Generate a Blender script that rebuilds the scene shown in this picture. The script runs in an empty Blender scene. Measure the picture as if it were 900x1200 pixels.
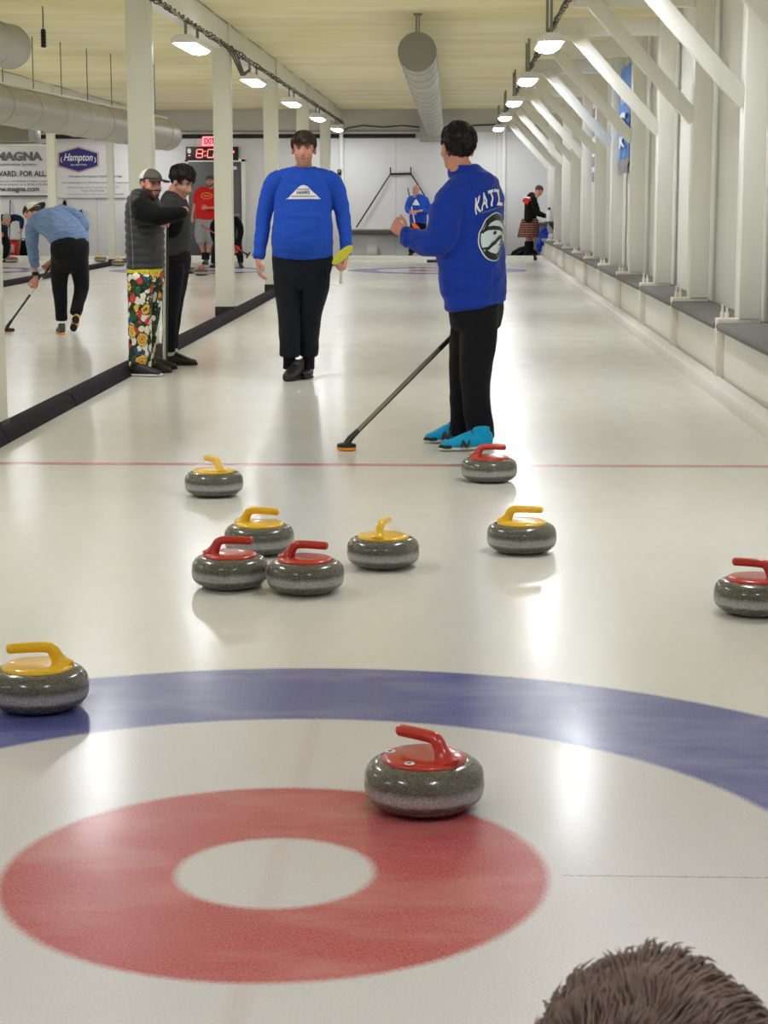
import bpy, bmesh, math, random
from mathutils import Vector as V, Matrix, noise
from mathutils.bvhtree import BVHTree
random.seed(7)
S = bpy.context.scene
COL = S.collection
PI = math.pi

# ------------------------------------------------------------------ camera model (900 x 1200)
FPX, CX, CH, CD, YAW, PIT, ROLL = 2214.27, 0.3910, 1.4580, 3.9465, 0.03822, 0.164789, -0.0012
_c, _s = math.cos(YAW), math.sin(YAW)
_f0, _r0, _up = V((-_s, _c, 0)), V((_c, _s, 0)), V((0, 0, 1))
_cp, _sp = math.cos(PIT), math.sin(PIT)
FW = _f0*_cp - _up*_sp
_u0 = _up*_cp + _f0*_sp
_cr, _sr = math.cos(ROLL), math.sin(ROLL)
RT = _r0*_cr + _u0*_sr
UP = _u0*_cr - _r0*_sr
CAM = V((CX, -CD, CH))

def ray(x, y): return FW + RT*((x-450)/FPX) + UP*((600-y)/FPX)
def at(x, y, Y):
    d = ray(x, y); return CAM + d*((Y+CD)/d.y)
def gnd(x, y, z=0.0):
    d = ray(x, y); return CAM + d*((z-CH)/d.z)
def at_x(x, y, X):
    d = ray(x, y); return CAM + d*((X-CX)/d.x)

cd = bpy.data.cameras.new('camera'); co = bpy.data.objects.new('camera', cd); COL.objects.link(co)
co.matrix_world = Matrix(((RT.x, UP.x, -FW.x, CAM.x), (RT.y, UP.y, -FW.y, CAM.y), (RT.z, UP.z, -FW.z, CAM.z), (0, 0, 0, 1)))
cd.sensor_fit = 'VERTICAL'; cd.sensor_height = 36.0; cd.lens = FPX/1200*36.0
cd.clip_start = 0.05; cd.clip_end = 200
cd.dof.use_dof = True; cd.dof.focus_distance = 9.0; cd.dof.aperture_fstop = 26.0
S.camera = co

# ------------------------------------------------------------------ materials
def lin(c):
    o = []
    for v in c[:3]:
        v = v/255.0
        o.append(v/12.92 if v <= 0.04045 else ((v+0.055)/1.055)**2.4)
    return (*o, 1.0)

class NT:
    def __init__(s, name):
        s.m = bpy.data.materials.new(name); s.m.use_nodes = True
        s.t = s.m.node_tree; s.b = s.t.nodes['Principled BSDF']
        s._co = None
    def n(s, typ, **kw):
        nd = s.t.nodes.new(typ)
        for k, v in kw.items(): setattr(nd, k, v)
        return nd
    def link(s, a, b): s.t.links.new(a, b)
    def co(s):
        if s._co is None: s._co = s.n('ShaderNodeTexCoord').outputs['Object']
        return s._co
    def val(s, sock, v):
        if hasattr(v, 'links') or isinstance(v, bpy.types.NodeSocket): s.link(v, sock)
        else: sock.default_value = v
    def math(s, op, a, b=0.0, c=0.0, clamp=False):
        nd = s.n('ShaderNodeMath', operation=op); nd.use_clamp = clamp
        for i, v in enumerate((a, b, c)): s.val(nd.inputs[i], v)
        return nd.outputs[0]
    def mix(s, f, a, b, blend='MIX'):
        nd = s.n('ShaderNodeMix', data_type='RGBA', blend_type=blend)
        s.val(nd.inputs[0], f); s.val(nd.inputs[6], a); s.val(nd.inputs[7], b)
        return nd.outputs[2]
    def map(s, scale=(1, 1, 1), co=None, rot=(0, 0, 0)):
        nd = s.n('ShaderNodeMapping'); s.link(co or s.co(), nd.inputs[0])
        nd.inputs['Scale'].default_value = scale; nd.inputs['Rotation'].default_value = rot
        return nd.outputs[0]
    def noise(s, scale, detail=3, rough=0.5, co=None):
        nd = s.n('ShaderNodeTexNoise'); s.link(co or s.co(), nd.inputs['Vector'])
        nd.inputs['Scale'].default_value = scale; nd.inputs['Detail'].default_value = detail; nd.inputs['Roughness'].default_value = rough
        return nd.outputs[0]
    def voro(s, scale, co=None, feature='F1'):
        nd = s.n('ShaderNodeTexVoronoi', feature=feature); s.link(co or s.co(), nd.inputs['Vector'])
        nd.inputs['Scale'].default_value = scale
        return nd
    def ramp(s, f, stops, interp='LINEAR'):
        nd = s.n('ShaderNodeValToRGB'); nd.color_ramp.interpolation = interp
        el = nd.color_ramp.elements
        while len(el) < len(stops): el.new(0.5)
        for e, (p, c) in zip(el, stops): e.position = p; e.color = c
        s.link(f, nd.inputs[0]); return nd.outputs[0]
    def xyz(s, co=None):
        nd = s.n('ShaderNodeSeparateXYZ'); s.link(co or s.co(), nd.inputs[0]); return nd.outputs
    def bump(s, h, strength=0.2, dist=0.01):
        nd = s.n('ShaderNodeBump'); s.link(h, nd.inputs['Height'])
        nd.inputs['Strength'].default_value = strength; nd.inputs['Distance'].default_value = dist
        s.link(nd.outputs[0], s.b.inputs['Normal'])
    def base(s, c): s.val(s.b.inputs['Base Color'], c)
    def rough(s, r): s.val(s.b.inputs['Roughness'], r)

def g3(v): return (v, v, v, 1.0)

def plain(name, c, rough=0.5, metal=0.0, var=0.06, scale=8, bump=0.0, bscale=60, bdist=0.003, coat=0.0, spec=0.5):
    t = NT(name); L = lin(c)
    n = t.noise(scale, 4)
    a = tuple(max(0, v*(1-var)) for v in L[:3])+(1,); b = tuple(min(1, v*(1+var)) for v in L[:3])+(1,)
    t.base(t.mix(n, a, b)); t.rough(rough); t.b.inputs['Metallic'].default_value = metal
    t.b.inputs['Coat Weight'].default_value = coat; t.b.inputs['Coat Roughness'].default_value = 0.06
    t.b.inputs['Specular IOR Level'].default_value = spec
    if bump: t.bump(t.noise(bscale, 3), bump, bdist)
    return t.m

def cloth(name, c, var=0.12, scale=30, sheen=0.04, bump=0.25, rough=0.9):
    t = NT(name); L = lin(c)
    n = t.noise(scale, 4)
    t.base(t.mix(n, tuple(v*(1-var) for v in L[:3])+(1,), tuple(min(1, v*(1+var)) for v in L[:3])+(1,)))
    t.rough(rough); t.b.inputs['Sheen Weight'].default_value = sheen; t.b.inputs['Specular IOR Level'].default_value = 0.2
    t.bump(t.noise(400, 2), bump, 0.002)
    return t.m

def emit(name, c, s):
    t = NT(name); t.base((0.8, 0.8, 0.8, 1)); t.b.inputs['Emission Color'].default_value = lin(c); t.b.inputs['Emission Strength'].default_value = s
    return t.m

def skin(name, c, red=0.35):
    t = NT(name); L = lin(c)
    n = t.noise(22, 3); r = (min(1, L[0]*1.03), L[1]*0.72, L[2]*0.68, 1)
    t.base(t.mix(t.math('MULTIPLY', n, red), L, r)); t.rough(0.55); t.b.inputs['Specular IOR Level'].default_value = 0.35
    t.b.inputs['Subsurface Weight'].default_value = 0.0
    t.bump(t.noise(180, 2), 0.1, 0.002)
    return t.m

M = {}
# ------------------------------------------------------------------ mesh builder
class MB:
    def __init__(s): s.v = []; s.f = []
    def add(s, vs, fs):
        k = len(s.v); s.v += [V(p) for p in vs]; s.f += [tuple(i+k for i in f) for f in fs]; return s
    def merge(s, o): return s.add(o.v, o.f)
    def box(s, c, size, mat=None, bev=0.0):
        bm = bmesh.new(); bmesh.ops.create_cube(bm, size=1.0)
        for v in bm.verts: v.co = V((v.co.x*size[0], v.co.y*size[1], v.co.z*size[2]))
        if bev: bmesh.ops.bevel(bm, geom=list(bm.edges), offset=min(bev, min(size)*0.45), segments=2, affect='EDGES', profile=0.5)
        bm.verts.index_update()
        vs = [v.co.copy() for v in bm.verts]; fs = [[v.index for v in f.verts] for f in bm.faces]; bm.free()
        if mat: vs = [mat @ p for p in vs]
        return s.add([p+V(c) for p in vs], fs)
    def loft(s, pts, rads, side=None, n=18, cap=0.6, res=3):
        pts = [V(p) for p in pts]; rads = [(r, r) if not isinstance(r, (tuple, list)) else tuple(r) for r in rads]
        if len(pts) > 2 and res > 1:                     # smooth resampling
            P, R = [], []
            for i in range(len(pts)-1):
                p0, p1, p2, p3 = pts[max(i-1, 0)], pts[i], pts[i+1], pts[min(i+2, len(pts)-1)]
                q0, q1, q2, q3 = rads[max(i-1, 0)], rads[i], rads[i+1], rads[min(i+2, len(pts)-1)]
                for k in range(res):
                    t = k/res
                    def cr(a, b, c, d): return 0.5*((2*b)+(c-a)*t+(2*a-5*b+4*c-d)*t*t+(3*b-a-3*c+d)*t*t*t)
                    P.append(cr(p0, p1, p2, p3)); R.append(tuple(max(0.0008, cr(q0[j], q1[j], q2[j], q3[j])) for j in (0, 1)))
            P.append(pts[-1]); R.append(rads[-1]); pts, rads = P, R
        m = len(pts); T = []
        for i in range(m):
            t = pts[min(i+1, m-1)]-pts[max(i-1, 0)]
            T.append(t.normalized() if t.length > 1e-9 else V((0, 0, 1)))
        sd = V(side) if side else (V((1, 0, 0)) if abs(T[0].x) < 0.8 else V((0, 1, 0)))
        rings = []
        if cap:
            e0 = min(rads[0])*cap; e1 = min(rads[-1])*cap
            pre = [(pts[0]-T[0]*e0*math.sin(a), tuple(r*math.cos(a) for r in rads[0]), T[0]) for a in (1.2, 0.65)]
            post = [(pts[-1]+T[-1]*e1*math.sin(a), tuple(r*math.cos(a) for r in rads[-1]), T[-1]) for a in (0.65, 1.2)]
        else: pre = post = []; e0 = e1 = 0
        seq = pre+list(zip(pts, rads, T))+post
        vs, fs = [], []
        for p, r, t in seq:
            a = sd-t*sd.dot(t)
            if a.length < 1e-6: a = t.orthogonal()
            a.normalize(); b = t.cross(a)
            if not side: sd = a
            for k in range(n):
                w = 2*PI*k/n; vs.append(p+a*(r[0]*math.cos(w))+b*(r[1]*math.sin(w)))
        for i in range(len(seq)-1):
            for k in range(n):
                k2 = (k+1) % n; fs.append((i*n+k, i*n+k2, (i+1)*n+k2, (i+1)*n+k))
        i0 = len(vs); vs.append(pts[0]-T[0]*e0); vs.append(pts[-1]+T[-1]*e1); L = (len(seq)-1)*n
        for k in range(n):
            k2 = (k+1) % n; fs.append((i0, k2, k)); fs.append((i0+1, L+k, L+k2))
        return s.add(vs, fs)
    def tube(s, pts, r, n=10, cap=0.0): return s.loft(pts, [r]*len(pts) if not isinstance(r, list) else r, n=n, cap=cap, res=1)
    def ell(s, c, r, basis=None, nu=20, nv=12):
        vs, fs = [], []; c = V(c); B = basis or Matrix.Identity(3)
        for j in range(1, nv):
            th = PI*j/nv
            for i in range(nu):
                ph = 2*PI*i/nu
                vs.append(c+B @ V((r[0]*math.sin(th)*math.cos(ph), r[1]*math.sin(th)*math.sin(ph), r[2]*math.cos(th))))
        for j in range(nv-2):
            for i in range(nu):
                i2 = (i+1) % nu; fs.append((j*nu+i, (j+1)*nu+i, (j+1)*nu+i2, j*nu+i2))
        t = len(vs); vs.append(c+B @ V((0, 0, r[2]))); vs.append(c-B @ V((0, 0, r[2])))
        for i in range(nu):
            i2 = (i+1) % nu; fs.append((t, i, i2)); fs.append((t+1, (nv-2)*nu+i2, (nv-2)*nu+i))
        return s.add(vs, fs)
    def lathe(s, prof, c=(0, 0, 0), n=48):
        c = V(c); vs, fs = [], []
        for r, z in prof:
            for k in range(n):
                a = 2*PI*k/n; vs.append(c+V((r*math.cos(a), r*math.sin(a), z)))
        for i in range(len(prof)-1):
            for k in range(n):
                k2 = (k+1) % n; fs.append((i*n+k, i*n+k2, (i+1)*n+k2, (i+1)*n+k))
        b = len(vs); vs.append(c+V((0, 0, prof[0][1]))); vs.append(c+V((0, 0, prof[-1][1]))); L = (len(prof)-1)*n
        for k in range(n):
            k2 = (k+1) % n; fs.append((b, k2, k)); fs.append((b+1, L+k, L+k2))
        return s.add(vs, fs)
    def prism(s, poly, org, U, W, N, th):
        """flat outline poly (u, v) at org, thickness th along N"""
        org, U, W, N = V(org), V(U), V(W), V(N); k = len(poly)
        vs = [org+U*u+W*v for u, v in poly]+[org+U*u+W*v+N*th for u, v in poly]
        fs = [tuple(range(k))[::-1], tuple(range(k, 2*k))]+[(i, (i+1) % k, k+(i+1) % k, k+i) for i in range(k)]
        return s.add(vs, fs)

def mesh_from(mb, name, off=V((0, 0, 0)), smooth=True, angle=0.7):
    me = bpy.data.meshes.new(name); me.from_pydata([tuple(p-off) for p in mb.v], [], mb.f)
    bm = bmesh.new(); bm.from_mesh(me); bmesh.ops.recalc_face_normals(bm, faces=bm.faces); bm.to_mesh(me); bm.free()
    if smooth:
        me.polygons.foreach_set('use_smooth', [True]*len(me.polygons)); me.set_sharp_from_angle(angle=angle)
    me.update(); return me

def wloc(o):
    p = V((0, 0, 0))
    while o: p = p+o.location; o = o.parent
    return p

def obj(name, mb, mat, parent=None, local=False, smooth=True, angle=0.7, origin=None):
    """link one mesh object; vertices are given in world space unless local"""
    if parent is None and not local and origin is None:
        if isinstance(mb, MB): vv = mb.v
        else: vv = [v.co for v in mb.vertices]
        xs = [p.x for p in vv]; ys = [p.y for p in vv]; zs = [p.z for p in vv]
        origin = V(((min(xs)+max(xs))/2, (min(ys)+max(ys))/2, min(zs)))
    off = V((0, 0, 0)) if local else (wloc(parent) if parent else V(origin))
    if isinstance(mb, MB): me = mesh_from(mb, name, off, smooth, angle)
    else:
        me = mb; me.name = name
        if off.length: me.transform(Matrix.Translation(-off))
    me.materials.clear(); me.materials.append(mat)
    o = bpy.data.objects.new(name, me); COL.objects.link(o)
    if parent: o.parent = parent
    else: o.location = off
    return o

def tag(o, label=None, cat=None, group=None, kind=None):
    if label: o['label'] = label
    if cat: o['category'] = cat
    if group: o['group'] = group
    if kind: o['kind'] = kind
    return o
def thing(name, label, cat, loc, group=None):
    o = bpy.data.objects.new(name, None); o.empty_display_size = 0.1; COL.objects.link(o); o.location = V(loc)
    return tag(o, label, cat, group)
def struct(name, mb, mat, parent=None, **k):
    o = obj(name, mb, mat, parent, **k)
    o['kind'] = 'structure'
    return o

# ------------------------------------------------------------------ remeshed bodies and garments
def blob(mb, vox, smooth=3, disp=None):
    me = mesh_from(mb, 'tmp'); ob = bpy.data.objects.new('tmp', me); COL.objects.link(ob)
    r = ob.modifiers.new('r', 'REMESH'); r.mode = 'VOXEL'; r.voxel_size = vox; r.use_smooth_shade = True
    if smooth:
        sm = ob.modifiers.new('s', 'SMOOTH'); sm.factor = 0.5; sm.iterations = smooth
    dg = bpy.context.evaluated_depsgraph_get()
    out = bpy.data.meshes.new_from_object(ob.evaluated_get(dg))
    bpy.data.objects.remove(ob); bpy.data.meshes.remove(me)
    if disp:
        nn = [v.normal.copy() for v in out.vertices]
        for v, n in zip(out.vertices, nn): v.co = v.co+n*disp(v.co, n)
    out.polygons.foreach_set('use_smooth', [True]*len(out.polygons)); out.update()
    return out
def join_mesh(me, mb):
    bm = bmesh.new(); bm.from_mesh(me); t = mesh_from(mb, 't') if isinstance(mb, MB) else mb; bm.from_mesh(t); bm.to_mesh(me); bm.free(); bpy.data.meshes.remove(t)
    me.polygons.foreach_set('use_smooth', [True]*len(me.polygons)); me.update(); return me

def folds(amp=0.007, fx=(5, 5, 11), seed=0.0):
    def d(p, n):
        q = V((p.x*fx[0]+seed, p.y*fx[1]+seed, p.z*fx[2]))
        a = noise.noise(q+V((noise.noise(p*3)*2, 0, 0))); b = noise.noise(q*2.3+V((9, 3, 1)))
        return amp*(1-2*abs(a))*0.8+amp*0.5*b
    return d

# ------------------------------------------------------------------ text
def text2d(s, size, bold=0.0, shear=0.0, align='CENTER', space=1.0):
    c = bpy.data.curves.new('t', 'FONT'); c.body = s; c.size = size; c.align_x = align; c.align_y = 'CENTER'
    c.offset = bold; c.shear = shear; c.space_character = space; c.resolution_u = 4
    o = bpy.data.objects.new('t', c); COL.objects.link(o)
    dg = bpy.context.evaluated_depsgraph_get(); me = bpy.data.meshes.new_from_object(o.evaluated_get(dg))
    vs = [(v.co.x, v.co.y) for v in me.vertices]; fs = [tuple(p.vertices) for p in me.polygons]
    bpy.data.objects.remove(o); bpy.data.curves.remove(c); bpy.data.meshes.remove(me)
    return vs, fs
def fit(vf, cu, cv, w=None, h=None):
    """scale flat text so that it spans w by h centred on (cu, cv)"""
    vs, fs = vf; xs = [v[0] for v in vs]; ys = [v[1] for v in vs]
    W, H = max(xs)-min(xs), max(ys)-min(ys); mx, my = (max(xs)+min(xs))/2, (max(ys)+min(ys))/2
    sx = w/W if w else None; sy = h/H if h else None
    sx = sx or sy; sy = sy or sx
    return [((x-mx)*sx+cu, (y-my)*sy+cv) for x, y in vs], fs
def flat(vf, org, U, W, N, lift):
    mb = MB(); org, U, W, N = V(org), V(U), V(W), V(N)
    mb.add([org+U*x+W*y+N*lift for x, y in vf[0]], vf[1]); return mb
def poly2d(pts): return [tuple(p) for p in pts], [tuple(range(len(pts)))]
def ellipse2d(cu, cv, a, b, n=40): return poly2d([(cu+a*math.cos(2*PI*i/n), cv+b*math.sin(2*PI*i/n)) for i in range(n)])
def ribbon2d(pts, ws):
    """tapering stroke through pts"""
    n = len(pts); L, R = [], []
    for i, (p, w) in enumerate(zip(pts, ws)):
        a = pts[max(i-1, 0)]; b = pts[min(i+1, n-1)]; dx, dy = b[0]-a[0], b[1]-a[1]; l = math.hypot(dx, dy) or 1
        L.append((p[0]-dy/l*w, p[1]+dx/l*w)); R.append((p[0]+dy/l*w, p[1]-dx/l*w))
    return L+R, [(i, i+1, n+i+1, n+i) for i in range(n-1)]

def decal(vf, org, U, W, N, bvh, lift=0.003, cut=0.02):
    """lay a flat shape on a curved surface: every vertex drops along -N onto bvh"""
    bm = bmesh.new()
    for x, y in vf[0]: bm.verts.new((x, y, 0))
    bm.verts.ensure_lookup_table()
    for f in vf[1]:
        try: bm.faces.new([bm.verts[i] for i in f])
        except ValueError: pass
    bmesh.ops.triangulate(bm, faces=list(bm.faces))
    for _ in range(5):
        es = [e for e in bm.edges if e.calc_length() > cut]
        if not es: break
        bmesh.ops.subdivide_edges(bm, edges=es, cuts=1, use_grid_fill=False); bmesh.ops.triangulate(bm, faces=list(bm.faces))
    org, U, W, N = V(org), V(U), V(W), V(N); mb = MB(); bm.verts.index_update(); vs = []
    for v in bm.verts:
        p = org+U*v.co.x+W*v.co.y; h = bvh.ray_cast(p+N*0.6, -N)
        vs.append((h[0] if h[0] else p)+N*lift)
    mb.add(vs, [[v.index for v in f.verts] for f in bm.faces]); bm.free(); return mb
def bvh_of(o):
    me = o.data; w = wloc(o)
    return BVHTree.FromPolygons([v.co+w for v in me.vertices], [tuple(p.vertices) for p in me.polygons])
# ================================================================== materials of the hall
def ice_mat():
    t = NT('ice'); X = t.xyz()
    n1 = t.noise(120, 3); n2 = t.noise(110, 3, 0.5, t.map((1, 1, 1), rot=(0, 0, 1)))
    jx = t.math('MULTIPLY_ADD', t.math('SUBTRACT', n1, 0.5), 0.022, X[0])
    jy = t.math('MULTIPLY_ADD', t.math('SUBTRACT', n2, 0.5), 0.022, X[1])
    xs = t.math('WRAP', jx, -2.435, 2.435)
    y2 = t.math('SUBTRACT', jy, 34.75)
    ya = t.math('MINIMUM', t.math('ABSOLUTE', jy), t.math('ABSOLUTE', y2))
    r = t.math('SQRT', t.math('ADD', t.math('POWER', t.math('ABSOLUTE', xs), 2.0), t.math('POWER', ya, 2.0)))
    def band(v, a, b, soft):      # 1 between a and b
        up = t.math('DIVIDE', t.math('SUBTRACT', v, a), soft, clamp=True) if a is not None else 1.0
        dn = t.math('DIVIDE', t.math('SUBTRACT', b, v), soft, clamp=True)
        return t.math('MULTIPLY', up, dn) if a is not None else dn
    big = t.noise(1.3, 4, 0.6); mid = t.noise(6, 4, 0.6, t.map((1, 0.35, 1))); fine = t.ramp(t.noise(150, 3, 0.75), [(0.36, g3(0)), (0.64, g3(1))])
    scr = t.noise(9, 5, 0.7, t.map((3, 0.5, 1), rot=(0, 0, 0.5)))
    base = t.mix(big, lin((219, 217, 209)), lin((235, 234, 227)))
    base = t.mix(t.math('MULTIPLY', mid, 0.5), base, lin((211, 209, 201)))
    base = t.mix(t.ramp(scr, [(0.5, g3(0)), (0.75, g3(0.35))]), base, lin((236, 235, 230)))
    house = band(r, None, 1.829, 0.02)
    white = t.mix(fine, lin((205, 202, 202)), lin((217, 214, 215)))  # house white toned down, dimmer foreground light put into the colour
    c = t.mix(house, base, white)
    frost = t.math('MULTIPLY_ADD', fine, 0.5, 0.0)
    wear = t.ramp(t.noise(2.6, 4, 0.6, t.map((0.6, 1.4, 1))), [(0.46, g3(0)), (0.68, g3(0.6))])
    blue = t.mix(t.math('MULTIPLY', fine, 0.6), lin((56, 62, 140)), lin((120, 126, 186)))
    blue = t.mix(wear, blue, lin((132, 136, 186)))
    red = t.mix(t.math('MULTIPLY', fine, 0.75), lin((166, 46, 54)), lin((206, 112, 114)))
    red = t.mix(wear, red, lin((205, 138, 135)))
    pale = band(t.math('ABSOLUTE', xs), None, 0.035, 0.025)
    c = t.mix(t.math('MULTIPLY', pale, t.math('MULTIPLY', house, 0.12)), c, lin((190, 110, 112)))
    c = t.mix(t.math('MULTIPLY', band(r, 1.219, 1.829, 0.025), 0.97), c, blue)
    c = t.mix(t.math('MULTIPLY', band(r, 0.205, 0.61, 0.025), 0.97), c, red)
    # lines across the sheets
    tee = t.math('MULTIPLY', band(ya, None, 0.006, 0.004), band(r, 0.62, 99.0, 0.01))
    c = t.mix(t.math('MULTIPLY', tee, 0.55), c, lin((140, 138, 140)))
    h1 = band(t.math('ABSOLUTE', t.math('SUBTRACT', X[1], 6.40)), None, 0.062, 0.02)
    h2 = band(t.math('ABSOLUTE', t.math('SUBTRACT', X[1], 28.35)), None, 0.052, 0.02)
    c = t.mix(t.math('MULTIPLY', t.math('ADD', h1, h2, clamp=True), t.math('MULTIPLY_ADD', n2, 0.5, 0.5)), c, lin((188, 92, 98)))
    t.base(c)
    t.rough(t.math('MULTIPLY_ADD', mid, 0.12, 0.16))
    t.b.inputs['IOR'].default_value = 1.31
    t.b.inputs['Specular IOR Level'].default_value = 0.40
    t.b.inputs['Coat Weight'].default_value = 0.22; t.b.inputs['Coat IOR'].default_value = 1.31; t.b.inputs['Coat Roughness'].default_value = 0.075
    peb = t.math('ADD', t.math('MULTIPLY', t.noise(120, 2), 0.7), t.math('MULTIPLY', t.noise(320, 2), 0.4))
    t.bump(peb, 0.20, 0.004)
    cb_ = t.n('ShaderNodeBump'); t.link(t.math('ADD', t.math('MULTIPLY', t.noise(110, 2), 0.7), t.math('MULTIPLY', t.noise(330, 2), 0.5)), cb_.inputs['Height'])
    cb_.inputs['Strength'].default_value = 0.085; cb_.inputs['Distance'].default_value = 0.003; t.link(cb_.outputs[0], t.b.inputs['Coat Normal'])
    return t.m

def granite():
    t = NT('granite'); z = t.xyz()[2]
    sp = t.noise(260, 3, 0.7); s2 = t.noise(120, 4, 0.7)
    c = t.ramp(sp, [(0.34, lin((48, 46, 40))), (0.47, lin((84, 81, 71))), (0.56, lin((104, 101, 90))), (0.72, lin((142, 139, 128)))])
    c = t.mix(t.ramp(s2, [(0.5, g3(0)), (0.62, g3(0.5))]), c, lin((66, 68, 58)))
    zn = t.math('MULTIPLY_ADD', t.math('SUBTRACT', t.noise(30, 3), 0.5), 0.010, z)
    bandm = t.ramp(zn, [(0.036, g3(0)), (0.042, g3(0.95)), (0.060, g3(0.8)), (0.072, g3(0.0))])
    pale = t.ramp(sp, [(0.34, lin((124, 123, 124))), (0.5, lin((164, 163, 165))), (0.68, lin((204, 203, 206)))])
    c = t.mix(bandm, c, pale); t.base(c)
    t.rough(t.ramp(zn, [(0.030, g3(0.25)), (0.045, g3(0.6)), (0.062, g3(0.6)), (0.075, g3(0.22))]))
    t.b.inputs['Coat Weight'].default_value = 0.4; t.b.inputs['Coat Roughness'].default_value = 0.05
    return t.m

def ceiling_mat():
    t = NT('ceiling_foam')
    a = t.noise(0.9, 5, 0.6, t.map((0.35, 1.6, 1))); b = t.noise(3.5, 5, 0.65, t.map((0.25, 2.2, 1)))
    c = t.mix(t.ramp(a, [(0.36, g3(0)), (0.62, g3(1))]), lin((232, 220, 168)), lin((244, 236, 202)))
    c = t.mix(t.ramp(b, [(0.52, g3(0)), (0.72, g3(0.6))]), c, lin((247, 242, 224)))
    c = t.mix(t.ramp(t.noise(0.5, 3, 0.5, t.map((0.6, 1, 1))), [(0.55, g3(0)), (0.7, g3(0.35))]), c, lin((218, 200, 132)))
    t.base(c); t.rough(0.8)
    t.bump(t.math('ADD', t.noise(9, 5, 0.65), t.math('MULTIPLY', t.noise(2, 3, 0.5, t.map((0.3, 3, 1))), 0.6)), 0.22, 0.02)
    return t.m

def panel_wall(name, c, pitch):
    """painted wall panels with thin joints every pitch metres along x"""
    t = NT(name); X = t.xyz(); L = lin(c)
    n = t.noise(2.5, 4)
    b = t.mix(n, tuple(v*0.95 for v in L[:3])+(1,), tuple(min(1, v*1.03) for v in L[:3])+(1,))
    w = t.math('ABSOLUTE', t.math('WRAP', X[0], -pitch/2, pitch/2))
    j = t.math('DIVIDE', t.math('SUBTRACT', 0.012, w), 0.008, clamp=True)
    b = t.mix(t.math('MULTIPLY', j, 0.5), b, lin((150, 148, 145))); t.base(b); t.rough(0.55)
    t.bump(t.noise(40, 3), 0.08, 0.004)
    return t.m

def duct_mat():
    t = NT('duct_paint'); L = lin((168, 166, 156))
    n = t.noise(3, 4); t.base(t.mix(n, tuple(v*0.88 for v in L[:3])+(1,), L)); t.rough(0.45); t.b.inputs['Metallic'].default_value = 0.25
    t.bump(t.noise(60, 2), 0.05, 0.003); return t.m

M['ice'] = ice_mat(); M['granite'] = granite(); M['ceil'] = ceiling_mat()
M['wall_back'] = panel_wall('back_wall_panels', (222, 222, 222), 2.44)
M['wall'] = plain('white_wall', (226, 226, 222), 0.55, var=0.03, scale=3, bump=0.06)
M['paint'] = plain('white_gloss_paint', (232, 231, 224), 0.38, var=0.03, scale=5, bump=0.05, bscale=40)
M['paint_worn'] = plain('worn_white_paint', (226, 221, 210), 0.5, var=0.07, scale=14, bump=0.2, bscale=30)
M['col'] = plain('cream_column_paint', (226, 226, 214), 0.45, var=0.03, scale=4, bump=0.05)
M['kerb'] = plain('kerb_paint', (230, 226, 221), 0.5, var=0.06, scale=9, bump=0.25, bscale=25, bdist=0.006)
M['duct'] = duct_mat()
M['duct_cap'] = plain('duct_end_shaded', (128, 126, 116), 0.5, metal=0.2, var=0.06)  # darker than the duct paint: shade on the near end put into the colour
M['steel'] = plain('galvanised_steel', (150, 150, 146), 0.4, metal=0.7, var=0.12, scale=12)
M['black'] = plain('black_rubber', (24, 23, 24), 0.55, var=0.15)
M['foam'] = plain('dark_purple_foam', (34, 27, 36), 0.9, spec=0.2, var=0.2, scale=16, bump=0.3, bscale=120)
M['carpet_grey'] = cloth('grey_carpet', (118, 117, 116), var=0.22, scale=90, bump=0.6)
M['carpet_dark'] = cloth('dark_platform_carpet', (58, 54, 54), var=0.2, scale=60, bump=0.5)
M['cable'] = plain('cable_jacket', (62, 58, 50), 0.6, var=0.25, scale=20)
M['cable_pale'] = plain('pale_cable_jacket', (150, 145, 125), 0.6, var=0.25, scale=20)
M['lamp'] = emit('lamp_lens', (243, 247, 254), 44.0)
M['white_plastic'] = plain('white_plastic', (235, 235, 232), 0.4, var=0.02)
M['black_plastic'] = plain('black_plastic', (20, 20, 21), 0.35, var=0.1)
M['door_grey'] = plain('grey_door_paint', (92, 93, 96), 0.45, var=0.05)
M['vinyl'] = plain('banner_vinyl', (224, 223, 224), 0.5, var=0.02, bump=0.05, bscale=4, bdist=0.02)
M['ink_dark'] = plain('dark_ink', (52, 50, 54), 0.6, var=0.04)
M['ink_grey'] = plain('grey_ink', (110, 108, 112), 0.6, var=0.04)
M['ink_navy'] = plain('navy_ink', (44, 42, 118), 0.5, var=0.04)
M['ink_crimson'] = plain('crimson_ink', (188, 60, 92), 0.5, var=0.04)
M['ink_white'] = plain('white_ink', (238, 238, 240), 0.5, var=0.02)
M['led'] = emit('red_led', (255, 40, 40), 2.2)
M['exit'] = emit('exit_sign_lit', (255, 60, 95), 1.6)
M['exit_text'] = plain('exit_lettering', (150, 16, 40), 0.5)

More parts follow.
